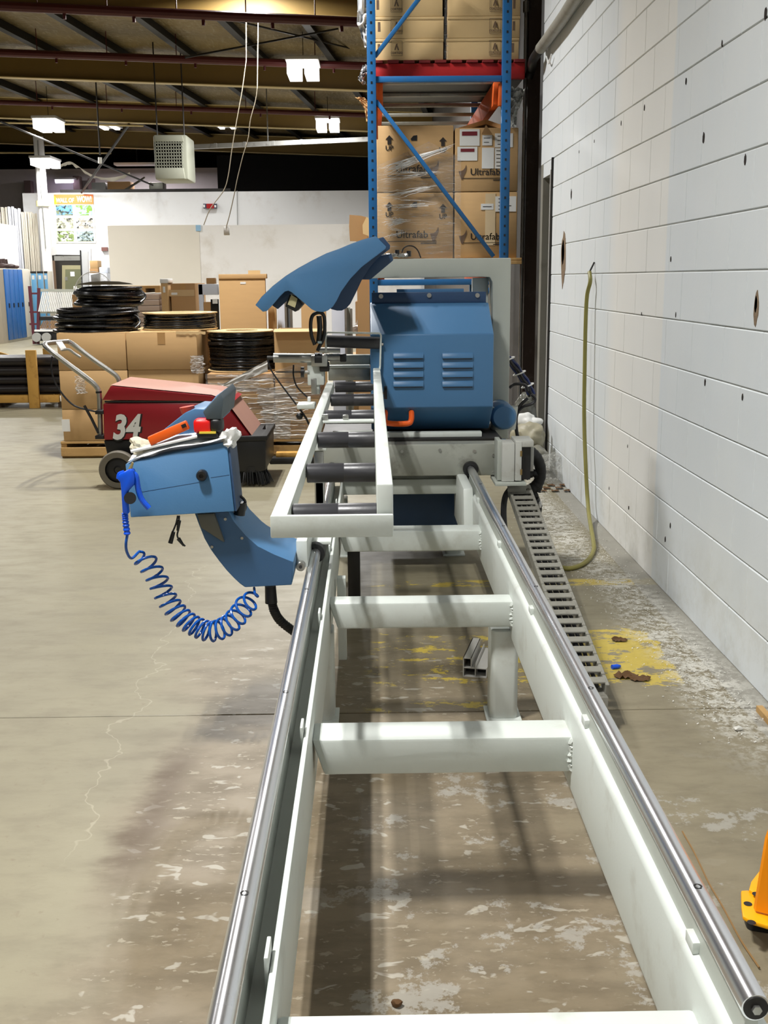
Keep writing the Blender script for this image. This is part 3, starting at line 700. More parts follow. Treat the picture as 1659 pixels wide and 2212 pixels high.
for pts in ([(578, 778), (586, 800), (608, 832), (640, 874)], [(634, 788), (634, 812), (642, 836), (666, 860)]):
    part('air_line', MB().tube(catmull([by(x, y, Yc + .04) for x, y in pts], 5), .0038, 7), CABLE, head)
part('air_fitting', MB().pbox(664, 858, 671, 870, Yc + .02, .03), WHITEP, head, bevel=.002)
part('side_plate', MB().pbox(641, 874, 680, 884, Yc - .1, .12), WHITE_PAINT, head, bevel=.004)
part('side_lever', MB().tube([by(648, 884, Yc), by(662, 905, Yc), by(668, 918, Yc)], .005, 8), CABLE, head)
part('lever_ball', MB().ball(by(647, 899, Yc), .016, 3), BLACK, head)
part('pillar_plate', MB().pbox(672, 818, 684, 852, Yc - .05, .02), STEEL, head, bevel=.002)
part('table_clamp_knob', MB().lathe([(0, 0), (.028, 0), (.03, .006), (.03, .014), (0, .014)], (by(835, 848, 4.9).x - .012, 4.9, by(835, 848, 4.9).z), 'X', 20), BLACK, head)
part('knob_stud', MB().cyl(by(822, 849, 4.9), by(834, 849, 4.9), .006, 10), STEEL, head)
# electrical box on the carriage
Yj = 4.72
jb = part('junction_box', MB().pbox(1084, 957, 1112, 1041, Yj, .12), BOXGREY, head, bevel=.005)
part('box_edge', MB().pbox(1074, 952, 1084, 1038, Yj + .02, .12), GREY_PAINT, jb, bevel=.003)
part('box_body', MB().pbox(1113, 954, 1127, 1039, Yj - .004, .14), BOXGREY, jb, bevel=.004)
part('box_mouth', MB().pbox(1127, 966, 1146, 1036, Yj + .03, .10), BLACK, jb)
part('box_roof', MB().pbox(1113, 952, 1153, 966, Yj, .15), BOXGREY, jb, bevel=.003)
part('box_side', MB().pbox(1146, 966, 1153, 1018, Yj + .11, .03), BOXGREY, jb, bevel=.002)
for y in (980, 1020): part('hinge', MB().pbox(1124, y - 6, 1128, y + 6, Yj - .008, .01), mat('brass_hinge', (160, 136, 90), .4, .8), jb)
part('bracket', MB().pbox(1070, 1043, 1137, 1050, Yj - .02, .2), GREY_PAINT, head, bevel=.002)
part('chain_mount', MB().pbox(1098, 1050, 1137, 1064, Yj + .03, .03), CHAINGREY, head, bevel=.002)
# ================================================================== ROLLER TABLE
tb = thing('roller_table', 'narrow white steel roller table running toward the saw', 'roller table', (-.08, 3.6, .5))
TF = 2.10
A, B, C, D = by(583, 1113, TF), by(850, 1113, TF), by(850, 1160, TF), by(850, 1045, TF)
zt, zb, zr = (A.z + B.z) / 2, C.z, D.z - .004
xL, xR = A.x, B.x
part('end_plate', MB().box(xL, TF, zb, xR, TF + .012, zt), WHITE_PAINT, tb, bevel=.003)
part('side_bar', MB().box(xL, TF + .012, zb + .002, xL + .034, 4.95, zt), WHITE_PAINT, tb, bevel=.004)
part('side_bar', MB().box(xR - .033, TF + .02, zb + .002, xR, 5.25, zr), WHITE_PAINT, tb, bevel=.004)
for i, y in enumerate((2.235, 2.745, 3.33, 3.90, 4.46, 5.02)):
    r = part('roller', MB().lathe([(0, 0), (.0235, 0), (.025, .002), (.025, .094), (.0243, .0955), (.025, .097), (.025, .176), (.0235, .178), (0, .178)], (xL + .036, y, .888), 'X', 32), ROLLER, tb)
    part('axle', MB().cyl((xL + .02, y, .888), (xL + .225, y, .888), .006, 10), STEEL, r)
fl = part('flat_stop', MB().box(xL + .036, 3.66, .897, xR - .034, 3.71, .905), WHITE_PAINT, tb, bevel=.002)
part('stop_bolt', MB().cyl((xL + .045, 3.68, .905), (xL + .045, 3.68, .925), .011, 10), STEEL, fl)
part('stop_bolt', MB().box(xL + .105, 3.68, .905, xL + .125, 3.70, .922), STEEL, fl, bevel=.003)
Yp = 4.05
part('support_post', MB().pbox(679, 975, 699, 1090, Yp, .045).box(by(679, 975, Yp).x, Yp, .5, by(699, 975, Yp).x, Yp + .045, .62), STEEL, tb, bevel=.003)
br = part('post_bracket', MB().pbox(672, 957, 705, 974, Yp - .03, .08), WHITE_PAINT, tb, bevel=.003)
part('bracket_bolt', MB().cyl(by(691, 966, Yp - .04), by(691, 966, Yp), .008, 8), STEEL, br)
part('under_rail', MB().box(xL + .05, 4.2, .74, xR - .04, 4.25, .79), GREY_PAINT, tb, bevel=.003)
part('post_shoe', MB().box(-.24, Yp - .03, .466, -.14, Yp + .09, .512), GREY_PAINT, tb, bevel=.003)

# ================================================================== CONTROL CONSOLE ON ITS SWING ARM
con = thing('control_console', 'blue slanted control box on a curved blue arm left of the rail', 'control box', (-.45, 3.05, .5))
Yb = 2.95
TILT = .042                                    # the box leans back a little towards its top
bf = [by(282, 1118, Yb), by(506, 1105, Yb), by(489.7, 954.5, Yb + TILT), by(300, 994, Yb + TILT * .75), by(270.6, 1002.6, Yb + TILT * .75)]
def onbox(x, y):                               # point of the leaning front face seen at this place
    n = (bf[1] - bf[0]).cross(bf[2] - bf[0]); v = ray(x, y); return O + v * ((bf[0] - O).dot(n) / v.dot(n))
bf[3], bf[4] = onbox(300, 994), onbox(270.6, 1002.6)
part('box', MB().prism(bf, (0, .155, 0)), BLUE_PAINT, con, bevel=.003)
e1, e2 = bf[1] + Vector((.0008, .004, 0)), bf[2] + Vector((.0008, .004, 0))
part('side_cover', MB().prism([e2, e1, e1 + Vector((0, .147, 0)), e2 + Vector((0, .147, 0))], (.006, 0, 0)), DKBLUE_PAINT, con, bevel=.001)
kp = onbox(438, 1025)
kb = part('side_knob', MB().lathe([(0, .004), (.013, .004), (.0155, -.004), (.0155, -.022), (.0125, -.027), (.006, -.027), (.005, -.022), (0, -.022)], kp, 'Y', 24), BLACK, con)
part('box_seam', MB().bar(onbox(305, 1063), onbox(430, 1042), .0012, .0012), DKBLUE_PAINT, con)
part('box_seam', MB().bar(onbox(455, 1032), onbox(495, 1026), .0012, .0012), DKBLUE_PAINT, con)
Yk = 3.04
part('panel', MB().pxpoly([(306, 966), (398, 893), (420, 883), (442, 884), (470, 852), (484, 860), (478, 908), (412, 938), (318, 968)], Yk, .20), BLUE_PAINT, con, bevel=.003)
part('visor', MB().pxpoly([(438, 890), (475, 849), (483, 862), (478, 906), (446, 906)], Yk - .045, .29), mat('visor_grey', (72, 84, 92), .5), con, bevel=.003)
part('emergency_stop', MB().cyl(by(407, 893, Yk + .04), by(404, 878, Yk + .04), .018, 20, .022), mat('stop_red', (206, 64, 36), .4), con)
Ya, Da = 3.0, .27
arm = [(420, 1108), (430, 1135), (441.6, 1164), (456, 1189), (473, 1212), (489, 1232), (505, 1249), (518, 1261), (529, 1269), (630, 1264), (634, 1238), (634, 1213), (612, 1206), (593, 1198), (575, 1190), (558, 1180), (545, 1170), (532, 1157), (518, 1143), (505, 1125), (494, 1104)]
ar = part('arm', MB().pxpoly(arm, Ya, Da), BLUE_PAINT, con, bevel=.003)
part('arm_face_shade', MB().pxpoly([(422, 1110), (442, 1163), (473, 1211), (505, 1248), (530, 1267.5), (629, 1262.5), (632, 1214), (592, 1198), (557, 1180.5), (531, 1157.5), (504, 1126), (493, 1106)], Ya - .0022, .002), mat('arm_shade_blue', (56, 92, 130), .45, var=.04), con)  # darker blue plate paints the shade on the front of the arm
for x, y in ((487, 1121), (523, 1162), (458, 1181)):
    p = by(x, y, Ya - .002); part('screw', MB().cyl((p.x, Ya - .006, p.z), (p.x, Ya, p.z), .0042, 10), STEEL, ar)
part('arm_gusset', MB().pxpoly([(426, 1111), (462, 1109), (484, 1172), (462, 1158), (434, 1140)], Ya - .02, .02), mat('gusset_grey', (92, 92, 84), .5), con, bevel=.002)
part('cable_gland', MB().cyl(by(521, 1085, 3.05), by(517, 1112, 3.05), .016, 16), BLACK, con)
part('gland_loop', MB().tube(catmull([by(519, 1071, 3.06), by(529, 1082, 3.06), by(530, 1098, 3.06), by(524, 1108, 3.06)], 5), .004, 8), CABLE, con)
for pts in ([(384, 1114), (380, 1132), (372, 1152), (368, 1170)], [(387, 1114), (386, 1140), (383, 1158), (392, 1172), (400, 1180)]):
    c = catmull([by(x, y, 3.0) for x, y in pts], 5)
    part('dangling_cable', MB().tube(c, .0026, 7), CABLE, con)
part('cable_plug', MB().cyl(by(375, 1148, 3.0), by(368, 1173, 3.0), .0055, 10, .0068), BLACK, con)
part('cable_plug', MB().cyl(by(387, 1124, 3.0), by(384, 1146, 3.0), .006, 10, .004), BLACK, con)
part('cable_plug', MB().cyl(by(385, 1163, 3.0), by(397, 1179, 3.0), .006, 10, .003), BLACK, con)
sl = part('slide_block', MB().pbox(640, 1168, 664, 1226, 3.12, .34), WHITE_PAINT, con, bevel=.004)
part('slide_wheel', MB().lathe([(0, 0), (.012, 0), (.0135, .003), (.0135, .03), (0, .03)], (by(649, 1225, 3.07).x, 3.07, by(649, 1225, 3.07).z), 'Y', 24), STEEL, con)
part('wheel_hub', MB().cyl(by(649, 1225, 3.064), by(649, 1225, 3.075), .005, 12), DARKMETAL, con)
part('rail_bearing', MB().lathe([(.0178, 0), (.030, 0), (.032, .006), (.032, .12), (.0178, .12)], (-.185, 3.33, RZ), 'Y', 28), BLACK, con)
part('bearing_plate', MB().box(-.235, 3.36, .545, -.135, 3.50, .556), WHITE_PAINT, con, bevel=.002)
part('hose_coupling', MB().cyl(by(584, 1266, 3.1), by(586, 1302, 3.1), .0165, 20, .0185), BLACK, con)
cc = catmull([by(587, 1298, 3.1), by(592, 1318, 3.1), by(605, 1340, 3.12), by(632, 1362, 3.16), by(660, 1380, 3.3)], 16)
part('corrugated_hose', MB().tube(cc, [.0135 + .0014 * math.sin(i * 2.2) for i in range(len(cc))], 12), RUBBER, con)

# air gun with its coiled hose
Yv = 2.90
gun = thing('air_blow_gun', 'bright blue air blow gun on a coiled blue hose hanging at the console', 'air gun', by(280, 1110, Yv))
part('body', MB().pxpoly([(270, 1019), (281, 1013), (288, 1016), (291, 1030), (290, 1048), (284, 1053), (274, 1064), (274, 1080), (277, 1112), (264, 1110), (261, 1060), (259, 1042), (253, 1037), (254, 1026)], Yv - .014, .028), GUNBLUE, gun, bevel=.006)
part('hook', MB().tube(catmull([by(255, 1034, Yv), by(257, 1024, Yv), by(268, 1019, Yv)], 4), .005, 8), GUNBLUE, gun)
part('trigger', MB().tube(catmull([by(288, 1018, Yv), by(296, 1021, Yv), by(295, 1030, Yv), by(300, 1062, Yv), by(308, 1082, Yv), by(322, 1098, Yv)], 6), [.0065] * 8 + [.0075] * 40, 10) if False else MB().tube(catmull([by(287, 1022, Yv), by(294, 1030, Yv), by(299, 1058, Yv), by(307, 1080, Yv), by(322, 1098, Yv)], 6), .0078, 10), GUNBLUE, gun)
part('air_cap', MB().cyl(by(281, 1076, Yv - .02), by(281, 1076, Yv + .02), .0165, 20), BLACK, gun)
part('nozzle', MB().cyl(by(281, 1014, Yv), by(287, 999, Yv), .0055, 10, .003), mat('brass_nozzle', (176, 158, 110), .4, .6), gun)
gl = catmull([by(270, 1108, Yv), by(271, 1125, Yv), by(275, 1155, Yv)], 12)
part('hose_boot', MB().tube(gl, [.0085 + .0015 * math.sin(i * 2.0) for i in range(len(gl))], 10), GUNBLUE, gun)
# hose: straight tail, then a sagging spring, back up to the arm
axis = catmull([by(x, y, 3.0) for x, y in ((297, 1192), (318, 1216), (338, 1248), (352, 1278), (370, 1308), (395, 1335), (425, 1355), (458, 1364), (490, 1352), (513, 1331), (530, 1308), (545, 1290), (553, 1278))], 24)
L = [0]
for a, b in zip(axis[:-1], axis[1:]): L.append(L[-1] + (b - a).length)
turns = 21.0; pts = []
dens = [(.0, .75), (.3, .95), (.55, 1.5), (.8, 1.1), (1.0, .8)]
def dn(u):
    for (a, b), (c, d) in zip(dens[:-1], dens[1:]):
        if u <= c: return b + (d - b) * (u - a) / (c - a)
    return dens[-1][1]
acc = 0; phs = [0]
for i in range(1, len(axis)): acc += dn(L[i] / L[-1]) * (L[i] - L[i - 1]); phs.append(acc)
fine = []
for i in range(len(axis) - 1):
    for k in range(3):
        u = k / 3; fine.append((axis[i].lerp(axis[i + 1], u), phs[i] + (phs[i + 1] - phs[i]) * u, (axis[i + 1] - axis[i]).normalized()))
for p, ph, d in fine:
    n1 = d.cross(Vector((0, 1, 0))).normalized(); n2 = Vector((0, 1, 0))
    an = 2 * math.pi * turns * ph / acc - 1.2
    f = min(1, (ph / acc) * 30, (1 - ph / acc) * 14 + .2)
    pts.append(p + (n1 * math.cos(an) * .0285 + n2 * math.sin(an) * .026 + d * .010 * math.sin(an)) * max(.25, f))
tail = catmull([by(275, 1155, Yv), by(272, 1175, Yv), by(274, 1192, 2.92), by(284, 1206, 2.95), pts[6]], 6)
part('coil_hose', MB().tube(tail[:-1] + pts[6:] + [by(549, 1270, 3.03)], .0040, 7), COILBLUE, gun)

# things lying on the console
def px_sheet(edge, Y, D, amp, seed):
    n = len(edge) - 1
    P = [by(x, y, Y) for x, y in edge]
    def f(u, v):
        t = u * n; i = min(int(t), n - 1); p = P[i].lerp(P[i + 1], t - i)
        return p + Vector((0, v * D, amp * noise.noise(Vector((u * 5 + seed, v * 4, seed))) + .012 * v))
    return MB().sheet(f, 28, 10)
s1 = px_sheet([(276, 997), (300, 988), (345, 974), (400, 963), (450, 957), (488, 946)], Yb + .030, .085, .005, 3)
solo('paper_sheet', s1, PAPER, 'creased white paper draped over the front of the blue console', 'paper')
s2 = px_sheet([(288, 975), (330, 962), (380, 950), (430, 940), (478, 934)], Yb + .05, .07, .008, 9)
solo('printed_sheet', s2, mat('blue_printed_paper', (206, 218, 230), .7, var=.12, scale=20), 'pale blue printed sheet under the box cutter on the console', 'paper')
k = thing('box_cutter', 'orange box cutter lying tilted on the blue console', 'knife', by(360, 945, Yb + .02))
kp0, kp1 = by(323, 953, Yb + .05), by(406, 917, Yb + .05)
part('handle', MB().bar(kp0, kp1, .022, .026), ORANGE, k, bevel=.004)
part('blade_slot', MB().bar(kp0.lerp(kp1, .86) + Vector((0, -.012, .002)), kp0.lerp(kp1, .97) + Vector((0, -.012, .002)), .004, .010), BLACK, k)
tm = thing('tape_measure', 'red and black tape measure on the console papers', 'tape measure', by(450, 935, Yb + .03))
part('case', MB().pbox(417, 906, 456, 937, Yb + .045, .05), BRIGHTRED, tm, bevel=.010, seg=3)
part('grip', MB().pbox(452, 904, 480, 936, Yb + .043, .054), BLACK, tm, bevel=.012, seg=3)
part('base_lip', MB().pbox(425, 936, 470, 947, Yb + .040, .045), BLACK, tm, bevel=.003)
part('tape_end', MB().pbox(430, 933, 466, 937, Yb + .038, .02), mat('tape_yellow', (226, 200, 70), .5), tm)
rag = MB().ball(by(495, 950, Yb + .06), .028, 3, (.8, .8, 1.1), .9, 40, 5)
solo('crumpled_tissue', rag, PAPER, 'crumpled white tissue at the right end of the console', 'tissue')
rag = MB().ball(by(305, 965, Yb + .09), .024, 3, (1.3, 1.0, .9), .8, 45, 11)
solo('work_glove', rag, mat('dirty_cream_cloth', (208, 200, 176), .8, var=.15), 'dirty cream work glove at the left end of the console', 'glove')
pn = MB().cyl(by(283, 975, Yb + .045), by(428, 942, Yb + .045), .0045, 8)
solo('white_rod', pn, WHITEP, 'thin white rod lying across the console papers', 'rod')

# ================================================================== RIGHT SIDE: CHAIN, HOSES, BAGS
ch = thing('cable_chain', 'grey plastic ladder shaped cable chain sloping beside the right rail', 'cable chain', (.67, 4, .1))
c0, c1 = Vector((.67, 4.86, .438)), Vector((.67, 3.12, .139))
N = 27; dv = (c1 - c0) / N; ang = math.atan2(dv.z, dv.y)
lk = None
for i in range(N):
    p = c0 + dv * (i + .5); n = dv.length
    if lk is None:
        mb = MB()
        for s in (-1, 1): mb.box(s * .046 - .006, -n / 2 + .002, -.030, s * .046 + .006, n / 2 - .002, .012)
        mb.box(-.046, -n * .26, .006, .046, n * .26, .0135)
        mb.box(-.046, -n * .26, -.032, .046, n * .26, -.026)
        lk = mb.mesh('link', CHAINGREY, None, .002, 1)
    o = link('chain_link', lk, ch, p - ch.location); o.rotation_euler = (math.atan2(-dv.z, -dv.y) if False else math.atan2(dv.z, dv.y) - math.pi, 0, 0)
cb = MB()
for kx, r in ((-.022, .008), (.0, .010), (.02, .007)):
    cb.tube([c0 + dv * i * .5 + Vector((kx, 0, -.012 + .002 * math.sin(i))) for i in range(2 * N)], r, 6)
part('cable_bundle', cb, CABLE, ch)
part('chain_foot', MB().box(.625, 3.10, 0, .715, 3.20, .118), CHAINGREY, ch, bevel=.003)
# looms behind the saw
lm = thing('wire_loom', 'taped bundle of dark wires arching down behind the saw frame', 'wire loom', by(1120, 830, 5.6))
pth = catmull([by(x, y, 5.62) for x, y in ((1066, 762), (1085, 768), (1103, 780), (1122, 806), (1138, 830), (1148, 852))], 8)
for k in range(6):
    of = Vector((.014 * math.cos(k), .014 * math.sin(k), .010 * math.sin(k * 2.1)))
    part('wire', MB().tube([p + of + Vector((0, 0, .004 * math.sin(i * .7 + k))) for i, p in enumerate(pth)], .009, 7), CABLE if k % 3 else mat('blue_wire', (30, 44, 92), .5), lm)
for i in (14, 24, 33):
    part('tie_wrap', MB().tube([pth[i] + Vector((.030 * math.cos(a * .6), .030 * math.sin(a * .6), .012 * math.cos(a * .6))) for a in range(11)], .004, 6), WHITEP, lm)
for j, pts in enumerate(([(1148, 852), (1156, 862), (1150, 872), (1128, 880), (1116, 900), (1118, 940), (1128, 955)], [(1140, 860), (1122, 878), (1112, 905), (1116, 935), (1120, 955)], [(1100, 838), (1112, 830), (1134, 832), (1140, 845)])):
    part('loose_wire', MB().tube(catmull([by(x, y, 5.5) for x, y in pts], 6), .008, 7), CABLE, lm)
bh = thing('bent_black_hose', 'thick black hose bending down behind the electrical box', 'hose', by(1150, 1040, 5.0))
for pts, r in (([(1146, 975), (1160, 990), (1168, 1015), (1164, 1040), (1148, 1056), (1128, 1064)], .026), ([(1135, 1030), (1155, 1022), (1166, 1040), (1160, 1062)], .018), ([(1150, 1058), (1160, 1082), (1163, 1105), (1152, 1128)], .016)):
    c = catmull([by(x, y, 4.98) for x, y in pts], 8)
    part('hose_run', MB().tube(c, [r + .001 * math.sin(i * 1.9) for i in range(len(c))], 12), RUBBER, bh)
part('hose_plug', MB().cyl(by(1152, 1080, 4.9), by(1160, 1098, 4.9), .028, 16), BLACK, bh)
part('plug_tape', MB().ball(by(1166, 1090, 4.88), .015, 2, (.6, .6, 1.2), .4, 30, 2), WHITEP, bh)
part('plug_tail', MB().tube(catmull([by(1158, 1095, 4.9), by(1163, 1105, 4.9), by(1156, 1120, 4.9), by(1150, 1135, 4.9)], 5), .01, 8), RUBBER, bh)
bk = MB(); pth = catmull([by(x, y, 4.85) for x, y in ((1103, 1055), (1092, 1072), (1088, 1100), (1090, 1140), (1096, 1180))] + [Vector((.585, 4.7, .02)), Vector((.60, 4.5, .016))], 6)
solo('black_cable_drop', bk.tube(pth, .014, 8), CABLE, 'black cable dropping between the right rail and the cable chain', 'cable')

# yellow-green hose on the wall
hs = [Vector((WX - .004, 6.36, 1.46)), Vector((WX - .03, 6.36, 1.405))] + [bx(x, y, X) for x, y, X in ((1275, 608, 1.262), (1268, 640, 1.25), (1265, 700, 1.245), (1263, 800, 1.243), (1262, 900, 1.243), (1265, 1000, 1.242), (1271, 1100, 1.238))]
g = [bz(1282, 1170, .03), bz(1282, 1190, .014), bz(1272, 1208, .012), bz(1252, 1222, .012), bz(1225, 1228, .012), bz(1195, 1220, .012)]
hz = thing('air_hose', 'yellow green hose hanging down the block wall to the floor', 'hose', (WX - .06, 6.2, 0))
part('tube', MB().tube(catmull(hs[1:] + g, 8), .0115, 10), HOSEGRN, hz)
part('wall_spike', MB().cyl(hs[0], hs[1], .005, 8), DARKMETAL, hz)

# plastic sacks and rubbish between saw and door
def lump(name, label, cat, px, py, Y, r, sc, m, seed, amp=.45, floor=True, fr=9):
    c = by(px, py, Y); mb = MB().ball(c, r, 4, sc, amp, fr, seed, 0.004 if floor else None)
    solo(name, mb, m, label, cat)
lump('plastic_sack', 'clear plastic sack slumped on the floor against the block wall', 'plastic bag', 1182, 1012, 7.3, .13, (1.0, .8, .75), CLEARBAG, 3)
lump('plastic_sack', 'dark clear plastic sack high behind the saw by the door', 'plastic bag', 1134, 885, 7.9, .12, (.7, .8, 1.1), mat('grey_bag', (92, 92, 84), .25, var=.4, scale=14, bump=.5, bscale=30), 8, .5, False)
lump('plastic_sack', 'bright white knotted plastic bag on the rubbish pile', 'plastic bag', 1143, 910, 7.7, .075, (1.25, .8, .75), mat('white_bag', (226, 226, 222), .35, bump=.5, bscale=40), 12, .5, False)
lump('plastic_sack', 'grey brown filled sack below the white bag', 'plastic bag', 1146, 945, 7.6, .13, (.9, .8, .8), mat('tan_sack', (150, 144, 122), .5, bump=.4, bscale=30, var=.2), 17, .35, False)
lump('plastic_sack', 'small grey plastic bundle beside the door foot', 'plastic bag', 1162, 982, 7.5, .085, (.9, .8, .8), mat('dull_bag', (120, 118, 106), .3, bump=.5, bscale=30, var=.3), 23, .4, True)
a_, b_ = by(1117, 950, 7.86), by(1158, 950, 7.86)
solo('dark_crate', MB().box(a_.x, 7.86, 0, b_.x, 8.2, by(1134, 912, 7.9).z), mat('crate_dark', (40, 38, 36), .6), 'dark crate behind the rubbish pile by the door, under the dark sack', 'crate', bevel=.006)
for k in range(7):
    p = bz(1172 + 9 * k, 1062 - 6 * (k % 3), .0)
    mb = MB().sheet(lambda u, v: (p.x + (u - .5) * .05, p.y + (v - .5) * .05, .006 + .015 * abs(noise.noise(Vector((u * 3 + k, v * 3, k))))), 5, 5)
    solo('dry_leaf', mb, LEAF, 'brown dry leaf under the slumped clear sack, %s from the left' % ('first', 'second', 'third', 'fourth', 'fifth', 'sixth', 'seventh')[k], 'leaf', 'leaves by the plastic sack')
# ================================================================== RED FLOOR SWEEPER
YS, DS = 7.28, .62
sw = thing('floor_sweeper', 'red walk behind floor sweeper with dusty lid and number 34', 'floor sweeper', (-1.3, 7.55, 0))
part('lower_body', MB().pxpoly([(222, 871), (483, 869), (544, 946), (224, 951)], YS, DS), RED, sw, bevel=.012)
lid = part('lid', MB().pxpoly([(221, 864), (239, 834), (457, 855), (500, 872), (484, 867)], YS - .006, DS + .012), RED, sw, bevel=.006)
a, b, c, d = by(239, 833, YS), by(457, 854, YS), by(484, 864, YS), by(544, 945, YS)
up = Vector((0, 0, .004)); dy = Vector((0, DS, 0))
part('dusty_top', MB()._faces([a + up, b + up, b + dy + up, a + dy + up, c + up * 1.5, c + dy + up * 1.5], [(0, 1, 2, 3), (1, 4, 5, 2)]), DUSTRED, sw)
e = Vector((.007, 0, .004))
part('dusty_slope', MB()._faces([c + e, d + e, d + dy + e, c + dy + e], [(0, 1, 2, 3)]), DUSTRED, sw)
part('lid_gap', MB().pxpoly([(226, 866), (484, 866), (486, 869), (226, 869.5)], YS - .004, .01), BLACK, sw)
part('lid_strap', MB().bar(c + Vector((.004, .02, .012)), c + dy + Vector((-.02, -.05, .014)), .012, .004), BLACK, sw)
n34 = MB(); q = by(271, 947, YS - .004)
text_on(n34, '34', .228, q, shear=.25, fat=.035, xs=.80)
part('number_decal', n34, LABELW, sw)
n34 = MB(); text_on(n34, '34', .231, q + Vector((.004, .002, -.006)), shear=.25, fat=.05, xs=.82)
part('decal_outline', n34, BLACK, sw)
part('skirt', MB().pxpoly([(224, 951), (520, 947), (520, 990), (300, 1000), (258, 1000), (232, 985)], YS + .02, DS - .04), BLACK, sw, bevel=.008)
part('debris_hopper', MB().pxpoly([(505, 948), (574, 946), (575, 1016), (560, 1021), (512, 1019)], YS - .02, DS), BLACK, sw, bevel=.016)
part('hopper_rim', MB().pxpoly([(503, 943), (577, 941), (577, 952), (503, 955)], YS - .03, DS + .02), RUBBER, sw, bevel=.006)
part('hopper_bracket', MB().pxpoly([(556, 944), (573, 917), (575, 944)], YS + .3, .012), DARKMETAL, sw)
for k, yw in enumerate((YS - .06, YS + DS)):
    wh = part('wheel', MB().lathe([(.085, -.03), (.122, -.03), (.130, -.018), (.130, .018), (.122, .03), (.085, .03)], (by(258, 1017, YS - .04).x, yw, .131), 'Y', 36), mat('grey_tyre', (104, 98, 86), .7, var=.15) if k == 0 else RUBBER, sw)
    part('hub', MB().lathe([(0, -.018), (.02, -.024), (.03, -.014), (.086, -.006), (.086, .02), (0, .02)], (by(258, 1017, YS - .04).x, yw, .131), 'Y', 28), BLACK, wh)
br = MB(); bc = by(545, 1015, YS + .08)
for i in range(130):
    a = random.uniform(0, 2 * math.pi); r0 = random.uniform(.04, .10); k = random.uniform(1.25, 1.6)
    p0 = Vector((bc.x + r0 * math.cos(a), bc.y + r0 * math.sin(a), bc.z + .02)); p1 = Vector((bc.x + .01 + r0 * k * math.cos(a), bc.y + r0 * k * math.sin(a), .004 + .02 * random.random()))
    br.tube([p0, p0.lerp(p1, .5) + Vector((0, 0, .012)), p1], [.006, .005, .003], 5)
part('side_brush', br, BLACK, sw, kind='stuff')
part('brush_disc', MB().cyl((bc.x, bc.y, bc.z + .0), (bc.x, bc.y, bc.z + .04), .105, 20), BLACK, sw)
h1 = [by(x, y, YS + .06) for x, y in ((217.5, 946), (216, 890), (214, 850), (207, 834), (190, 819), (150, 789), (112, 760))] + [by(100, 750, YS + .08), by(97, 744, YS + .12), by(104, 741, YS + .25)]
h2 = [by(140, 738, YS + .55), by(150, 739, YS + .6), by(165, 749, YS + .62), by(205, 779, YS + .62), by(240, 803, YS + .62), by(253, 814, YS + .62), by(258, 828, YS + .62), by(258, 850, YS + .62)]
part('push_handle', MB().tube(catmull(h1 + h2, 5), .0175, 12), STEEL, sw)
part('handle_sleeve', MB().cyl(by(213, 845, YS + .06), by(213.5, 849, YS + .06), .021, 12), BLACK, sw)
ctl = part('control_plate', MB().prism([by(121, 742, YS + .2), by(134, 741, YS + .3), by(143, 754, YS + .3), by(131, 757, YS + .2)], (0, 0, .012)), LABELW, sw)
part('throttle_lever', MB().tube(catmull([by(132, 756, YS + .25), by(148, 755, YS + .27), by(160, 763, YS + .28), by(174, 772, YS + .28)], 5), .009, 8), STEEL, sw)
part('control_cable', MB().tube(catmull([by(113, 770, YS + .05), by(111, 790, YS + .05), by(115, 815, YS + .05), by(130, 845, YS + .05), by(160, 876, YS + .05), by(205, 889, YS + .05)], 6), .0065, 7), CABLE, sw)
part('drive_lever', MB().tube([by(182, 876, YS + .05), by(198, 905, YS + .05), by(213, 936, YS + .05)], .010, 8), BLACK, sw)
for y in (891, 945): part('handle_clamp', MB().pbox(205, y - 4, 224, y + 4, YS - .0, .12), BLACK, sw, bevel=.004)

# ================================================================== PALLETS OF CARTONS BEHIND THE SWEEPER
def pallet(name, label, x0, x1, Y, D, z=0.0, h=.13, m=WOOD, group=None):
    t = thing(name, label, 'pallet', ((x0 + x1) / 2, Y + D / 2, z), group)
    n = 7
    for k in range(n):
        yy = Y + (D - .09) * k / (n - 1); part('deck_board', MB().box(x0, yy, z + h - .018, x1, yy + .09, z + h), m, t, bevel=.002, seg=1)
    for k in range(3):
        xx = x0 + (x1 - x0 - .045) * k / 2; part('stringer', MB().box(xx, Y + .01, z + .018, xx + .045, Y + D - .01, z + h - .018), m, t, bevel=.002, seg=1)
    part('side_board', MB().box(x0, Y - .006, z + .018, x1, Y + .012, z + h - .048), m, t, bevel=.002, seg=1)
    for yy in (Y + .02, Y + D / 2 - .05, Y + D - .12): part('bottom_board', MB().box(x0, yy, z, x1, yy + .1, z + .018), m, t, bevel=.002, seg=1)
    return t
Y1 = 8.53
xa, xb, xc = by(127, 800, Y1).x, by(275.5, 800, Y1).x, by(428, 790, Y1).x
z3, z2, z1 = by(200, 719, Y1).z, by(200, 800, Y1).z, by(200, 884, Y1).z
pallet('wooden_pallet', 'wooden pallet under the brown cartons behind the red sweeper', by(131, 960, Y1).x, xc, Y1, 1.15, h=.135)
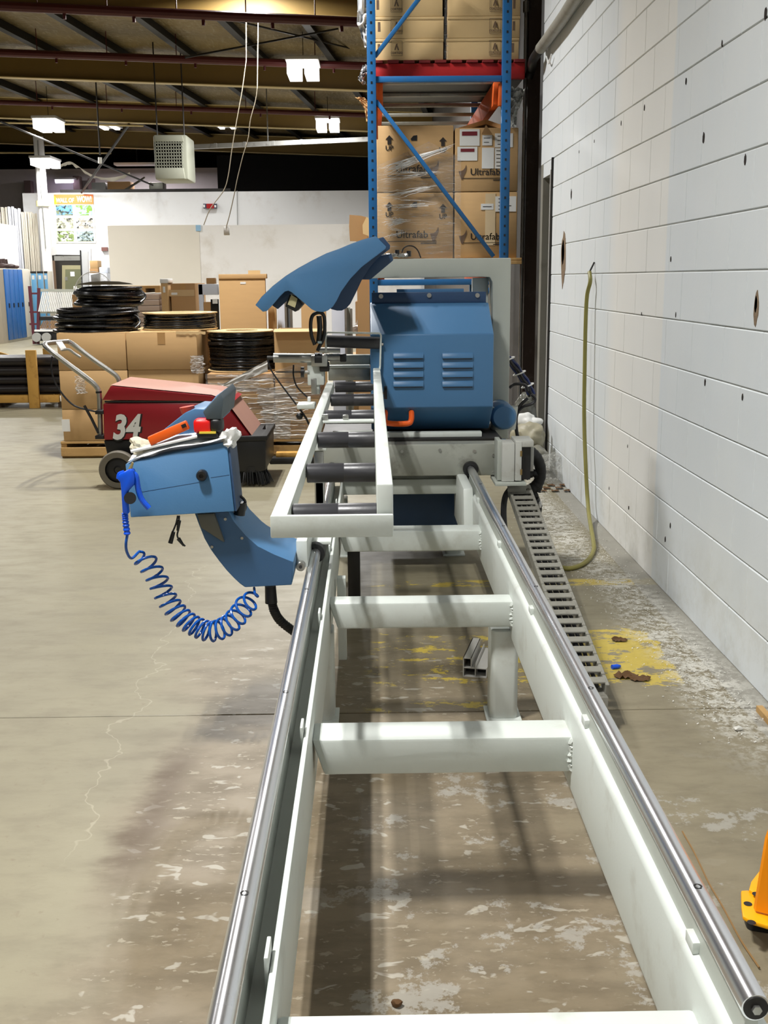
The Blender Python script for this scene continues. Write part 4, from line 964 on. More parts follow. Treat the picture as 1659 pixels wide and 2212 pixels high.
def carton(label, x0, x1, Y, D, z0, z1, m=CARD, group=None, tape=True, name='carton', lab=None):
    t = thing(name, label, 'box', ((x0 + x1) / 2, Y + D / 2, z0), group)
    part('carton_body', MB().box(x0, Y, z0, x1, Y + D, z1), m, t, bevel=.006)
    xm = (x0 + x1) / 2
    part('top_flap', MB().box(x0 + .003, Y + .002, z1 - .001, x1 - .003, Y + D / 2 - .003, z1 + .003), m, t)
    part('top_flap', MB().box(x0 + .003, Y + D / 2 + .003, z1 - .001, x1 - .003, Y + D - .002, z1 + .003), m, t)
    if tape: part('packing_tape', MB().box(xm - .03, Y - .0012, z1 - .09, xm + .03, Y + .001, z1 + .002), mat('tan_tape', (182, 142, 92), .25), t)
    if lab: part('shipping_label', MB().box(*lab), LABELW, t)
    return t
g = .0035
rows = [(.137, z1, 'bottom'), (z1, z2, 'middle'), (z2, z3, 'top')]
for (za, zb, nm) in rows:
    lab = None
    if nm == 'bottom': a = by(133, 906, Y1); b = by(152, 932, Y1); lab = (a.x, Y1 - .002, b.z, b.x, Y1 + .001, a.z)
    carton('brown carton, left front of the %s layer on the pallet by the sweeper handle' % nm, xa, xb - g, Y1, .56, za + .001, zb - .003, CARD, tape=False, lab=lab)
    carton('brown carton, right front of the %s layer on the pallet behind the sweeper lid' % nm, xb + g, xc, Y1 + (.0 if nm != 'top' else -.01), .56, za + .001, zb - .003, CARD, tape=(nm == 'top'))
for nm, x0, x1 in (('left', xa, xb - g), ('right', xb + g, xc)):
    carton('brown carton at the back %s under the black hose coils' % nm, x0, x1, Y1 + .57, .56, .137, z3 - .003, CARD2, tape=False)
# torn pale edge on the top right carton
part('torn_edge', MB().sheet(lambda u, v: by(380 + 64 * u, 716 + 1.5 * v * 4 + 3.0 * v * noise.noise(Vector((u * 9, 1, 2))), Y1 - .014), 24, 2), CARD2, [o for o in bpy.data.objects if o.get('label', '').startswith('brown carton, right front of the top')][0])

# black hose: two loose coils and three flanged spools
def coil(label, c, R, n, r, seed, tilt=0.0):
    t = thing('hose_coil', label, 'hose coil', c)
    mb = MB()
    for i in range(n):
        lay = i % 3; zz = c.z + r + (i // 3) * r * 1.75
        Ri = R - lay * r * 1.6 + random.uniform(-.012, .012); ox, oy = random.uniform(-.014, .014), random.uniform(-.01, .01)
        k = random.uniform(0, 6.28)
        mb.tube([(c.x + ox + Ri * math.cos(a * math.pi / 22), c.y + oy + Ri * math.sin(a * math.pi / 22), zz + .012 * math.sin(a * math.pi / 22 + k) + tilt * Ri * math.cos(a * math.pi / 22)) for a in range(44)], r, 8, closed=True)
    part('winding', mb, GLOSSBLK, t)
    e = []
    for a in range(9): e.append(Vector((c.x + R + .012 + .05 * math.sin(a * .35), c.y - R * .35 - a * .012, c.z + .12 - .012 * a)))
    part('loose_end', MB().tube(e, r * .7, 8), GLOSSBLK, t)
    return t
Cz = z3 + .004
p = by(212, 700, 8.90); coil('loose coil of glossy black hose on the top left carton', Vector((p.x, 8.88, Cz)), .315, 21, .0135, 1)
p = by(236, 660, 9.44); coil('black hose coil piled highest, behind the lower left coil', Vector((p.x, 9.47, Cz + .191)), .275, 18, .0135, 2, -.02)
solo('coil_stand', MB().lathe([(0, 0), (.235, 0), (.235, .19), (0, .19)], (p.x, 9.47, Cz), 'Z', 36), GLOSSBLK, 'black drum of hose carrying the highest hose coil', 'hose coil')
solo('coil_cover', MB().lathe([(0, .03), (.12, .025), (.21, .010), (.235, 0), (0, 0)], (p.x - .03, 9.46, Cz + .360), 'Z', 30), mat('dark_olive_cover', (34, 28, 14), .9, spec=.05), 'dark olive sheet capping the highest black hose coil', 'cover')
def spool(label, c, R, h, m=CARD2, top=True, hole=.12):
    t = thing('hose_spool', label, 'hose spool', c)
    mb = MB(); n = max(4, int(h / .022))
    for i in range(n):
        zz = c.z + .010 + (h - .02) * (i + .5) / n
        for q in range(2):
            k = random.uniform(0, 6.28); Ri = R - .02 - q * .014 + random.uniform(-.008, .004)
            mb.tube([(c.x + Ri * math.cos(a * math.pi / 24), c.y + Ri * math.sin(a * math.pi / 24), zz + .008 * math.sin(a * math.pi / 24 + k) + .004 * math.sin(3 * a * math.pi / 24 + k)) for a in range(48)], .0125, 8, closed=True)
    mb.lathe([(R - .05, .008), (R - .05, h - .008)], c, 'Z', 40)
    part('winding', mb, GLOSSBLK, t)
    part('flange', MB().lathe([(hole, 0), (R, 0), (R, .008), (hole, .008), (hole, 0)], c, 'Z', 44), m, t)
    part('flange', MB().lathe([(hole, h - .008), (R, h - .008), (R, h), (hole, h), (hole, h - .008)], c, 'Z', 44), m, t)
    part('core', MB().lathe([(hole, 0), (hole + .004, 0), (hole + .004, h - .01), (hole, h - .01), (hole, 0)], c, 'Z', 32), m, t)
    return t
p = by(382, 705, 8.95); spool('flat spool of black hose under a cardboard disc, left of the big spool', Vector((p.x + .02, 9.0, Cz)), .305, .135)
Y2 = 8.53
p = by(514, 800, Y2 + .33); zs = by(514, 806, Y2).z; zt2 = by(514, 716, Y2 + .1).z
spool('big exposed spool of black hose with a round hole in its top disc', Vector((by(513, 800, Y2).x + .006, Y2 + .33, zs)), .282, zt2 - zs, CARD2, True, .13)
# second pallet: flat cartons under stretch film
xd, xe, xf = by(452, 900, Y2).x, by(594, 900, Y2).x, by(690, 900, Y2).x
pallet('wooden_pallet', 'wooden pallet under the stretch wrapped flat cartons', xd - .01, xf + .02, Y2, 1.1, h=.135)
zl = .137; N = 13; hh = (zs - .004 - zl) / N
ORD = 'lowest second third fourth fifth sixth seventh eighth ninth tenth eleventh twelfth thirteenth'.split()
for col, (x0, x1) in enumerate(((xd, xe - .004), (xe + .004, xf))):
    for i in range(N):
        mb = MB().box(0, 0, .0012, x1 - x0, 1.0, hh - .0012)
        o = link('flat_carton', mb.mesh('flat_carton', CARD if (i + col) % 3 else CARD3, None, .003, 1), None, (x0 + random.uniform(-.004, .004), Y2 + .005 + random.uniform(0, .012), zl + i * hh))
        tag(o, 'flattened brown carton, %s from the bottom of the %s stretch wrapped stack' % (ORD[i], 'left' if col == 0 else 'right'), 'box', 'flat cartons under stretch film, %s stack' % ('left' if col == 0 else 'right'))
def openbox(label, x0, x1, Y, D, z0, z1, m=CARD):
    t = thing('open_carton', label, 'box', ((x0 + x1) / 2, Y + D / 2, z0))
    w_ = .006
    part('carton_body', MB().box(x0, Y, z0, x1, Y + w_, z1).box(x0, Y + D - w_, z0, x1, Y + D, z1).box(x0, Y + w_, z0, x0 + w_, Y + D - w_, z1).box(x1 - w_, Y + w_, z0, x1, Y + D - w_, z1).box(x0, Y, z0, x1, Y + D, z0 + w_), m, t)
    part('front_flap', MB().obox(((x0 + x1) / 2, Y - .05, z1 + .008), (x1 - x0 - .01, .13, .005), rot('X', math.radians(8))), m, t)
    part('inner_flap', MB().obox(((x0 + x1) / 2, Y + D * .5, z1 - .004), (x1 - x0 - .012, D * .9, .005), rot('X', math.radians(-1))), CARD2, t)
    return t
openbox('pale open topped carton beside the big black spool', by(592, 760, Y2).x, by(698, 760, Y2).x, Y2 + .04, .62, zs + .003, by(640, 716, Y2).z)
# wrap around the second pallet
fw = MB(); x0, x1, y0, y1 = xd - .016, xf + .016, Y2 - .014, Y2 + 1.02
def wrapshell(x0, x1, y0, y1, z0, z1, seed, nz=26):
    per = [(x0, y1), (x0, y0), (x1, y0), (x1, y1)]; mb = MB(); cols = []
    for a, b in zip(per[:-1], per[1:]):
        for k in range(14): cols.append((a[0] + (b[0] - a[0]) * k / 14, a[1] + (b[1] - a[1]) * k / 14))
    cols.append(per[-1])
    def f(u, v):
        i = min(int(u * (len(cols) - 1) + .5), len(cols) - 1); x, y = cols[i]; z = z0 + (z1 - z0) * v
        d = .006 * noise.noise(Vector((x * 3 + seed, y * 3, z * 30))) + .004 * noise.noise(Vector((x * 9, y * 9, z * 70 + seed)))
        return Vector((x - d, y - d * 1.6 - .001, z))
    return mb.sheet(f, len(cols) - 1, nz)
solo('stretch_wrap', wrapshell(x0, x1, y0, y1, .14, zs - .004, 3, 40), FILM, 'shiny clear stretch film around the flat cartons right of the sweeper', 'plastic wrap')
BUNCH = film_mat('white_bunched_film', (246, 245, 242), 1.0, .3, 1.0, (2.2, 3, 26))
wk = MB(); rnd = random.Random(4)
for i in range(34):
    a = rnd.uniform(0, 1); zc = rnd.uniform(.17, zs - .02); xs0 = x0 + (x1 - x0) * rnd.uniform(0, .75); ln = rnd.uniform(.08, .38)
    pp = [Vector((min(xs0 + ln * k / 6, x1), y0 - .010 - .004 * rnd.random(), zc + .012 * noise.noise(Vector((k * .5, i, 3))) + .05 * (k / 6) * a * (1 if i % 3 == 0 else .1))) for k in range(7)]
    wk.tube(pp, [.001] + [rnd.uniform(.001, .003) for _ in range(5)] + [.001], 5)
for i, (x0_, y0_, x1_, y1_, lab) in enumerate(((556, 838, 642, 876, 'upper white bunched patch of film on the flat cartons'), (566, 878, 640, 908, 'middle white bunched patch of film on the flat cartons'), (572, 906, 628, 948, 'lowest white bunched patch of film on the flat cartons'), (470, 826, 560, 846, 'white bunched patch of film just above the sweeper lid'), (411, 768, 441, 806, 'white glossy film scrap on the right corner of the top carton'), (162, 812, 186, 850, 'small glossy film scrap on the left middle carton'))):
    P0, P1 = by(x0_, y0_, Y2 - (.022 if i != 4 else .035)), by(x1_, y1_, Y2 - (.022 if i != 4 else .035))
    solo('bunched_film', MB().sheet(lambda u, v: Vector((P0.x + (P1.x - P0.x) * u + .03 * noise.noise(Vector((v * 9, i, 2))), P0.y - .012 * abs(noise.noise(Vector((u * 3, v * 14, i)))), P0.z + (P1.z - P0.z) * v + .01 * noise.noise(Vector((u * 5, v * 3, i * 3)))) ), 16, 22), BUNCH, lab, 'plastic wrap')
solo('film_creases', wk, mat('bunched_film', (236, 236, 234), .18, var=.02), 'bright bunched creases in the stretch film right of the sweeper', 'plastic wrap', kind='stuff')
tl_ = MB(); pA, pB = by(447, 850, Y2 - .04), by(578, 790, Y2 - .02)
def tailf(u, v):
    p = pA.lerp(pB, u); return p + Vector((0, .01 * noise.noise(Vector((u * 8, v * 4, 1))), (v - .5) * (.012 + .075 * u)))
solo('film_tail', tl_.sheet(tailf, 20, 6), mat('film_tail_plastic', (196, 194, 188), .2, var=.3, scale=30, stretch=(4, 1, 30), bump=.5, bscale=30), 'slanting gathered tail of stretch film in front of the big spool', 'plastic wrap')
wg = MB(); q0, q1 = by(500, 835, Y2 - .03), by(690, 782, Y2 - .02)
solo('film_tail', wg.sheet(lambda u, v: q0.lerp(q1, u) + Vector((0, .008 * noise.noise(Vector((u * 9, v * 5, 7))), (v - .5) * (.02 + .07 * u))), 20, 5), FILM, 'broad loose band of stretch film over the flat cartons', 'plastic wrap')
fp = thing('floor_squeegee', 'black rubber edged board on the floor in front of the wrapped pallet', 'squeegee', bz(620, 1000, 0))
a = bz(582, 1003, 0); part('rubber_edge', MB().box(a.x, a.y, 0, a.x + .5, a.y + .10, .05), RUBBER, fp, bevel=.01)
part('board', MB().box(a.x + .05, a.y + .02, .05, a.x + .5, a.y + .1, .085), CRATEWOOD, fp, bevel=.003)
# upright carton sheet and cartons further back
def flatcard(label, x0, y0, x1, y1, Y, T=.03, m=CARD, zmin=0.0, name='cardboard_sheet'):
    a, b = by(x0, y0, Y), by(x1, y1, Y); t = thing(name, label, 'cardboard', ((a.x + b.x) / 2, Y, zmin))
    part('sheet', MB().box(a.x, Y, zmin, b.x, Y + T, a.z), m, t, bevel=.003); return t
Y3 = 9.95
t = flatcard('large upright cardboard sheet standing behind the big black spool', 472, 594, 576, 712, Y3, .05)
part('top_fold', MB().pbox(472, 592, 576, 602, Y3 - .012, .07), CARD, t, bevel=.004)
part('tab', MB().pbox(536, 584, 562, 596, Y3 + .02, .006), CARD2, t)
part('label', MB().pbox(519, 609, 531, 613.5, Y3 - .003, .004), LABELW, t)
flatcard('narrow cardboard sheet right behind the big upright sheet', 578, 640, 598, 712, 10.2, .04)
flatcard('plain cardboard sheet seen under the blade guard', 650, 650, 705, 712, 10.3, .04)
def whitepanel(label, x0, y0, x1, y1, Y, m=WHITEP, T=.05, name='frame_section', cat='panel', z0=0.0):
    a, b = by(x0, y0, Y), by(x1, y1, Y); t = thing(name, label, cat, ((a.x + b.x) / 2, Y, z0))
    part('face', MB().box(a.x, Y, z0, b.x, Y + T, a.z), m, t, bevel=.004)
    part('edge_strip', MB().box(b.x, Y + .002, z0, b.x + .02, Y + T + .03, a.z - .01), STEEL, t)
    return t
WP2 = mat('bluish_white_panel', (206, 212, 224), .4, var=.02)
whitepanel('white window frame section standing left of the black handle', 598, 640, 616, 712, 10.4, WP2)
whitepanel('grey dark edged frame section beside the white one', 617, 636, 627, 712, 10.45, mat('dark_grey_frame', (92, 98, 104), .4))
whitepanel('white panel standing right of the black handle', 716, 655, 745, 712, 10.4, WP2)
whitepanel('grey panel just left of the blue hood', 746, 664, 757, 712, 10.5, mat('grey_green_panel', (150, 158, 150), .4))
carton('brown carton with open top next to the blue hood', by(768, 700, 11.2).x, by(795, 700, 11.2).x, 11.2, .6, .6, by(790, 652, 11.2).z, CARD3)
solo('wide_carton', MB().box(by(740, 700, 11.0).x, 11.0, 0, by(795, 700, 11.0).x, 11.9, .598), CARD, 'wide brown carton under the open carton next to the hood', 'box', bevel=.006)
b_ = by(782, 712, 10.8)
solo('hanging_bag', MB().tube(catmull([by(797, 610, 10.9), by(790, 650, 10.9), by(783, 680, 10.9), by(776, 700, 10.9), by(770, 716, 10.9)], 6), [.012] * 8 + [.02] * 6 + [.035] * 5 + [.05] * 5 + [.06], 10), CLEARSHEET, 'twisted clear plastic bag hanging left of the blue hood', 'plastic bag')
solo('bubble_bag', MB().ball(by(779, 712, 10.7), .085, 3, (1.2, .8, .5), .4, 30, 4), mat('pinkish_bag', (226, 208, 196), .4), 'pinkish crumpled plastic bag beside the stop roller', 'plastic bag')

# stacks at middle distance (Y about 13 to 17)
Y4 = 13.0
def far_carton(label, x0, y0, x1, Y, D=.7, m=CARD, z0=0.0, **k):
    a, b = by(x0, y0, Y), by(x1, y0, Y); return carton(label, a.x, b.x, Y, D, z0, a.z, m, **k)
pk = far_carton('tall narrow carton with a white lid behind the hose coils', 347, 612, 362, Y4, .3, CARD, tape=False)
part('white_lid', MB().pbox(345, 602, 363, 612, Y4 - .01, .32), WHITEP, pk, bevel=.01)
part('label', MB().pbox(352, 619, 357, 632, Y4 - .004, .005), LABELW, pk)
bx2 = far_carton('big brown carton wrapped in clear tape behind the hose spools', 368, 613, 421, Y4 + .05, .8, CARD3)
part('wide_tape', MB().pbox(364, 626, 420, 640, Y4 + .046, .004), mat('clear_tape', (200, 170, 128), .15), bx2)
part('label', MB().pbox(370, 632, 383, 637, Y4 + .043, .004), LABELW, bx2)
ws = thing('wrapped_bundle', 'long wrapped bundle with many pale layers behind the hose coils', 'bundle', by(300, 690, Y4 + .1))
a, b = by(250, 636, Y4 + .1), by(346, 690, Y4 + .1)
for i in range(9):
    z = a.z - (a.z - .62) * i / 9
    part('layer', MB().box(a.x, Y4 + .1 + random.uniform(0, .02), z - (a.z - .62) / 9 + .004, b.x, Y4 + .9, z), mat('pinkish_layer', (206, 184, 168), .3, var=.1) if i == 0 else bpy.data.materials['pinkish_layer'], ws, bevel=.006)
part('support_box', MB().box(a.x + .02, Y4 + .12, 0, b.x - .02, Y4 + .9, .615), CARD3, ws)
pt = thing('wooden_rack', 'wooden pallet lying on top of the wrapped bundle', 'pallet', by(290, 632, Y4 + .2))
a, b = by(240, 618, Y4 + .2), by(346, 632, Y4 + .2)
part('top_board', MB().box(a.x, Y4 + .2, a.z - .03, b.x, Y4 + .9, a.z), WOOD, pt)
for k in range(4):
    xx = a.x + (b.x - a.x - .06) * k / 3; part('block', MB().box(xx, Y4 + .2, b.z, xx + .06, Y4 + .9, a.z - .03), WOOD, pt)
wf = thing('window_frame', 'white framed window unit with dark glass behind the cardboard sheet', 'window frame', by(450, 700, Y4 - .4))
A_, B_ = by(428, 614, Y4 - .4), by(474, 712, Y4 - .4)
part('stile', MB().box(A_.x, Y4 - .4, .4, A_.x + .05, Y4 - .32, A_.z), WP2, wf, bevel=.004)
part('rail', MB().box(A_.x, Y4 - .4, A_.z - .12, B_.x, Y4 - .30, A_.z), WP2, wf, bevel=.004)
part('glass', MB().box(A_.x + .13, Y4 - .37, .4, B_.x, Y4 - .35, A_.z - .17), mat('dark_glass', (26, 28, 30), .12), wf)
part('card_strip', MB().box(A_.x + .05, Y4 - .39, .4, A_.x + .13, Y4 - .34, A_.z - .2), CARD3, wf)
part('label', MB().pbox(459, 646, 470, 656, Y4 - .385, .003), LABELW, wf)
part('frame_foot', MB().box(A_.x, Y4 - .4, 0, B_.x, Y4 - .30, .4), WP2, wf)
cs = by(455, 607, Y4 - .3); carton('small brown carton sitting on the white window frame', by(446, 600, Y4 - .35).x, by(465, 600, Y4 - .35).x, Y4 - .38, .12, A_.z + .002, by(455, 601, Y4 - .35).z, CARD3, tape=False)

# crate of black pipes at the left
Y5 = 12.1
cr = thing('pipe_crate', 'pine crate frame holding black pipes at the left edge', 'crate', (by(40, 880, Y5).x, Y5 + .3, 0))
xl_, xr_ = by(-60, 870, Y5).x, by(128, 870, Y5).x
zb1, zb2 = by(60, 870, Y5).z, by(60, 854, Y5).z
part('bottom_rail', MB().box(xl_, Y5, zb1, xr_, Y5 + .05, zb2), CRATEWOOD, cr, bevel=.004)
part('bottom_rail', MB().box(xl_, Y5 + .75, zb1, xr_, Y5 + .8, zb2), CRATEWOOD, cr, bevel=.004)
for x0, x1 in ((58, 82),):
    part('post', MB().box(by(x0, 800, Y5 - .03).x, Y5 - .045, 0, by(x1, 800, Y5).x, Y5, by(66, 756, Y5).z), CRATEWOOD, cr, bevel=.004)
part('post', MB().box(by(95, 800, Y5 + .7).x, Y5 + .70, 0, by(112, 800, Y5 + .7).x, Y5 + .75, by(100, 752, Y5 + .75).z), CRATEWOOD, cr, bevel=.004)
part('diagonal', MB().bar(by(-60, 752, Y5 + .68), by(95, 798, Y5 + .68), .03, .10), CRATEWOOD, cr, bevel=.003)
for k in range(3): part('bearer', MB().box(xl_ + .2 + k * .75, Y5 + .02, 0, xl_ + .3 + k * .75, Y5 + .78, zb1 - .002), mat('dark_bearer', (70, 56, 40), .7) if k == 0 else bpy.data.materials['dark_bearer'], cr)
pm = None; rp = .052
for r_ in range(4):
    for c_ in range(5):
        if pm is None: pm = MB().lathe([(rp - .006, 0), (rp, 0), (rp, 1.9), (rp - .006, 1.9), (rp - .006, 0)], (0, 0, 0), 'X', 20).mesh('pipe', mat('black_pipe', (36, 32, 32), .35, var=.2), None)
        o = link('black_pipe', pm, None, (xl_ - .1, Y5 + .11 + c_ * .112 + (.02 if r_ % 2 else 0), zb2 + .002 + rp + r_ * rp * 1.98))
        tag(o, 'long black pipe in the pine crate, %s layer, %s from the front' % (('lowest', 'second', 'third', 'top')[r_], ('first', 'second', 'third', 'fourth', 'fifth')[c_]), 'pipe', 'black pipes in the pine crate')
# ================================================================== PALLET RACK
YR = 8.6
rk = thing('pallet_rack', 'tall blue steel pallet rack with orange beams beside the block wall', 'pallet rack', (.55, 9.8, 0))
ux = [(.004, .07), (1.005, 1.072)]
pw = .066
xl0 = by(804, 300, YR).x - pw / 2; xr0 = by(1093, 300, YR).x - pw / 2
for Yq, first in ((YR, True), (11.2, False)):
    for x0 in (xl0, xr0):
        if first: m_ = MB().prismZ([(x0, Yq), (x0 + pw, Yq), (x0 + pw, Yq + .07), (x0 + pw - .02, Yq + .07), (x0 + pw - .02, Yq + .012), (x0 + .02, Yq + .012), (x0 + .02, Yq + .07), (x0, Yq + .07)], 0, 4.6)
        else: m_ = MB().box(x0, Yq, 0, x0 + pw, Yq + .07, 4.6)
        u = part('upright', m_, RACKBLUE, rk, bevel=.003)
        if first:
            hb = MB()
            for k in range(62):
                z = .15 + k * .070
                hb.box(x0 + .026, Yq - .0012, z, x0 + .040, Yq + .004, z + .018)
            part('slot_holes', hb, BLACK, u, kind='stuff', smooth=False)
            part('base_plate', MB().box(x0 - .03, Yq - .03, 0, x0 + pw + .03, Yq + .1, .008), RACKBLUE, u)
xa_, xb_ = xl0 + pw, xr0
def zy(px, py): return by(px, py, YR).z
part('strut', MB().box(xa_ - .02, YR + .015, zy(940, 176), xb_ + .02, YR + .05, zy(940, 163)), RACKBLUE, rk, bevel=.003)
part('strut', MB().box(xa_ - .02, YR + .015, zy(940, 616), xb_ + .02, YR + .05, zy(940, 603)), RACKBLUE, rk, bevel=.003)
part('brace', MB().bar(by(810, 122, YR + .03), by(945, -55, YR + .03), .03, .036, (0, 1, 0)), RACKBLUE, rk, bevel=.003)
part('brace', MB().bar(by(812, 218, YR + .03), by(1066, 554, YR + .03), .03, .036, (0, 1, 0)), RACKBLUE, rk, bevel=.003)
part('brace', MB().bar(by(1070, 612, YR + .03), Vector((xa_, YR + .03, .35)), .03, .036, (0, 1, 0)), RACKBLUE, rk, bevel=.003)
zt_, zb_ = zy(1083, 172), zy(1083, 228)
for x in (xl0 + pw + .002, xr0 - .055):
    part('load_beam', MB().box(x, YR + .08, zb_ + .02, x + .05, 11.2, zt_), RACKORANGE, rk, bevel=.004)
    zl_ = zy(950, 575)
    part('load_beam', MB().box(x, YR + .08, zl_ - .11, x + .05, 11.2, zl_), RACKORANGE, rk, bevel=.004)
part('beam_connector', MB().pbox(1077, 180, 1087, 228, YR + .03, .05), RACKORANGE, rk, bevel=.004)
part('beam_connector', MB().pbox(811, 175, 816, 300, YR + .05, .04), RACKORANGE, rk, bevel=.003)
for k, Yq in enumerate((8.78, 9.35, 9.9, 10.45, 11.0)):
    part('deck_support', MB().box(xa_ + .012, Yq, zt_ + .002, xb_ - .012, Yq + .035, zt_ + .03), GALV, rk, bevel=.003)
    part('deck_support', MB().box(xa_ + .012, Yq, zl_ + .001, xb_ - .012, Yq + .07, zl_ + .02), GALV, rk)
pz = zt_ + .031
def redpallet():
    a, b = by(803, 150, 8.74), by(1134, 150, 8.74)
    top = by(960, 130, 8.74).z; t = thing('red_pallet', 'red painted wooden pallet on the upper rack level', 'pallet', ((a.x + b.x) / 2, 9.3, pz))
    for yy in (8.74, 9.28, 9.82): part('stringer', MB().box(a.x, yy, pz + (.0 if yy < 9 else .013), b.x, yy + .05, top - .022), PALRED, t, bevel=.004)
    n = 10
    for k in range(n):
        x = a.x + (b.x - a.x - .085) * k / (n - 1); part('deck_board', MB().box(x, 8.725, top - .02, x + .085, 9.88, top + random.uniform(-.003, .003)), mat('dark_red_board', (120, 26, 26), .6, var=.15) if k == 0 else bpy.data.materials['dark_red_board'], t, bevel=.002, seg=1)
    part('underside_shade_sheet', MB().box(a.x + .01, 8.80, pz, b.x - .01, 9.86, pz + .012), BLACK, t)  # black sheet added to darken the pallet's underside in place of shade
    return top
ptop = redpallet()
# small printed cartons on the upper level
hrow = by(900, 83, 8.76).z - by(900, 130, 8.76).z
def logo(parent, x, z, y, s):
    mb = MB()
    mb.prismY([(x - .30 * s, z - .38 * s), (x - .16 * s, z - .38 * s), (x + .12 * s, z + .38 * s), (x - .06 * s, z + .38 * s)], y - .001, y)
    mb.prismY([(x + .30 * s, z - .38 * s), (x + .14 * s, z - .38 * s), (x - .00 * s, z + .02 * s), (x + .10 * s, z + .22 * s)], y - .0012, y)
    part('printed_emblem', mb, BROWNINK, parent)
    mb = MB(); text_on(mb, 'CORTIZO', .34 * s, (x, y - .001, z - .82 * s), fat=.03); part('lettering', mb, BROWNINK, parent)
    mb = MB(); w_ = .0022; x0, x1, z0, z1 = x - .72 * s, x + .72 * s, z - 1.05 * s, z + .72 * s
    for q in ((x0, z0, x1, z0 + w_), (x0, z1 - w_, x1, z1), (x0, z0, x0 + w_, z1), (x1 - w_, z0, x1, z1)): mb.box(q[0], y - .001, q[1], q[2], y, q[3])
    part('printed_frame', mb, BROWNINK, parent)
ordn = ('bottom', 'second', 'third', 'fourth')
for col, (xp0, xp1, side) in enumerate(((808, 957, 'left'), (966, 1122, 'right'))):
    x0, x1 = by(xp0, 100, 8.76).x, by(xp1, 100, 8.76).x
    for r_ in range(4):
        za = ptop + .006 + r_ * hrow; zb = za + hrow - .004; j = random.uniform(-.006, .006)
        t = thing('printed_carton', 'flat yellowish carton, %s of the %s stack above the red pallet' % (ordn[r_], side), 'box', ((x0 + x1) / 2, 9.2, za))
        part('carton_body', MB().box(x0 + j, 8.76, za, x1 + j, 9.7, zb), CARD2, t, bevel=.003)
        part('lid_edge', MB().box(x0 + j - .002, 8.756, zb - .02, x1 + j + .002, 9.7, zb + .001), CARD2, t, bevel=.002)
        lx = by(857 if col == 0 else 1069, 100, 8.76).x
        logo(t, lx, za + hrow * .60, 8.756, .060)
        hx = x0 + .025 if col == 0 else x1 - .055
        part('hand_hole', MB().box(hx + j, 8.7585, za + .05, hx + .018 + j, 8.762, zb - .035), BROWNINK, t)
solo('wrap_sheet', MB().sheet(lambda u, v: Vector((by(960, 60, 8.75).x + (by(968, 60, 8.75).x - by(960, 60, 8.75).x) * u, 8.745 + .01 * noise.noise(Vector((u * 4, v * 9, 1))), ptop + .01 + v * hrow * 4)), 4, 20), FILM, 'strip of clear film between the two stacks on the red pallet', 'plastic wrap')
# lower level: big cartons with arrows
zq = by(900, 560, 8.8).z
lp = pallet('wooden_pallet', 'wooden pallet on the lower rack level under the big arrow cartons', by(812, 575, 8.74).x + .015, by(1127, 575, 8.74).x, 8.74, 1.1, z=zl_ + .021, h=zy(960, 558) - zl_ - .02)
zf0 = zy(960, 558) + .002
zf1 = by(900, 415, 8.78).z; zf2L = by(900, 271, 8.78).z; zf2R = by(1050, 276, 8.78).z
def arrow(parent, px, py, Y, s):
    p = by(px, py, Y); x, z = p.x, p.z; mb = MB()
    mb.prismY([(x - .5 * s, z + .1 * s), (x, z + .62 * s), (x + .5 * s, z + .1 * s), (x + .24 * s, z + .1 * s), (x + .24 * s, z - .5 * s), (x - .24 * s, z - .5 * s), (x - .24 * s, z + .1 * s)], Y - .0015, Y)
    part('printed_arrow', mb, INK, parent)
    mb = MB(); text_on(mb, 'UP', .85 * s, (x, Y - .001, z - 1.25 * s), fat=.02); part('lettering', mb, INK, parent)
def brandline(parent, px, py, Y, size, flip=False):
    p = by(px, py, Y); mb = MB(); text_on(mb, 'Ultrafab', size, p + Vector((0, -.001, 0)), fat=.012); 
    w_ = size * 4.0
    mb.box(p.x - w_ * .62, Y - .001, p.z - size * .36, p.x + w_ * .62, Y, p.z - size * .30)
    mb.box(p.x + w_ * .22, Y - .001, p.z - size * .58, p.x + w_ * .62, Y, p.z - size * .48)
    part('lettering', mb, INK, parent)
    # small horn shaped mark beside the name
    q = p + Vector((w_ * .56 if not flip else -w_ * .62, 0, size * .1)); pts = []
    prof = [(-.42, .35), (-.28, -.15), (-.12, -.6), (.06, -.62), (.14, -.2), (.34, .2), (.46, .62), (.40, 1.1), (.30, .75), (.12, .5), (-.1, .38)]
    part('printed_emblem', MB().prismY([(q.x + a * size * 1.0, q.z + b * size * .9) for a, b in prof], Y - .001, Y), BROWNINK, parent)
cols = {'left': (by(815, 480, 8.78).x, by(979, 480, 8.78).x), 'right': (by(982, 480, 8.78).x, by(1117, 480, 8.78).x)}
big = {}
for side, (x0, x1) in cols.items():
    for lv, za, zb in (('lower', zf0, zf1 - .004), ('upper', zf1, zf2L if side == 'left' else zf2R)):
        t = thing('arrow_carton', 'big brown carton, %s %s of the four on the lower rack level' % (lv, side), 'box', ((x0 + x1) / 2, 9.2, za))
        part('carton_body', MB().box(x0, 8.78, za, x1, 9.5, zb), CARD, t, bevel=.008); big[(side, lv)] = t
Yq = 8.7785
for lv, dyp in (('upper', 0), ('lower', 144)):
    t = big[('left', lv)]
    arrow(t, 841, 303 + dyp, Yq, .060); arrow(t, 957, 307 + dyp, Yq, .060)
    brandline(t, 890, 372 + dyp * .985, Yq, .078)
    part('hand_hole', MB().pxpoly([(887, 300 + dyp), (893, 293 + dyp), (901, 292 + dyp), (901, 304 + dyp), (889, 304 + dyp)], Yq - .001, .003), BLACK, t)
    t = big[('right', lv)]
    brandline(t, 1048, 378 + dyp * .97, Yq, .072, True)
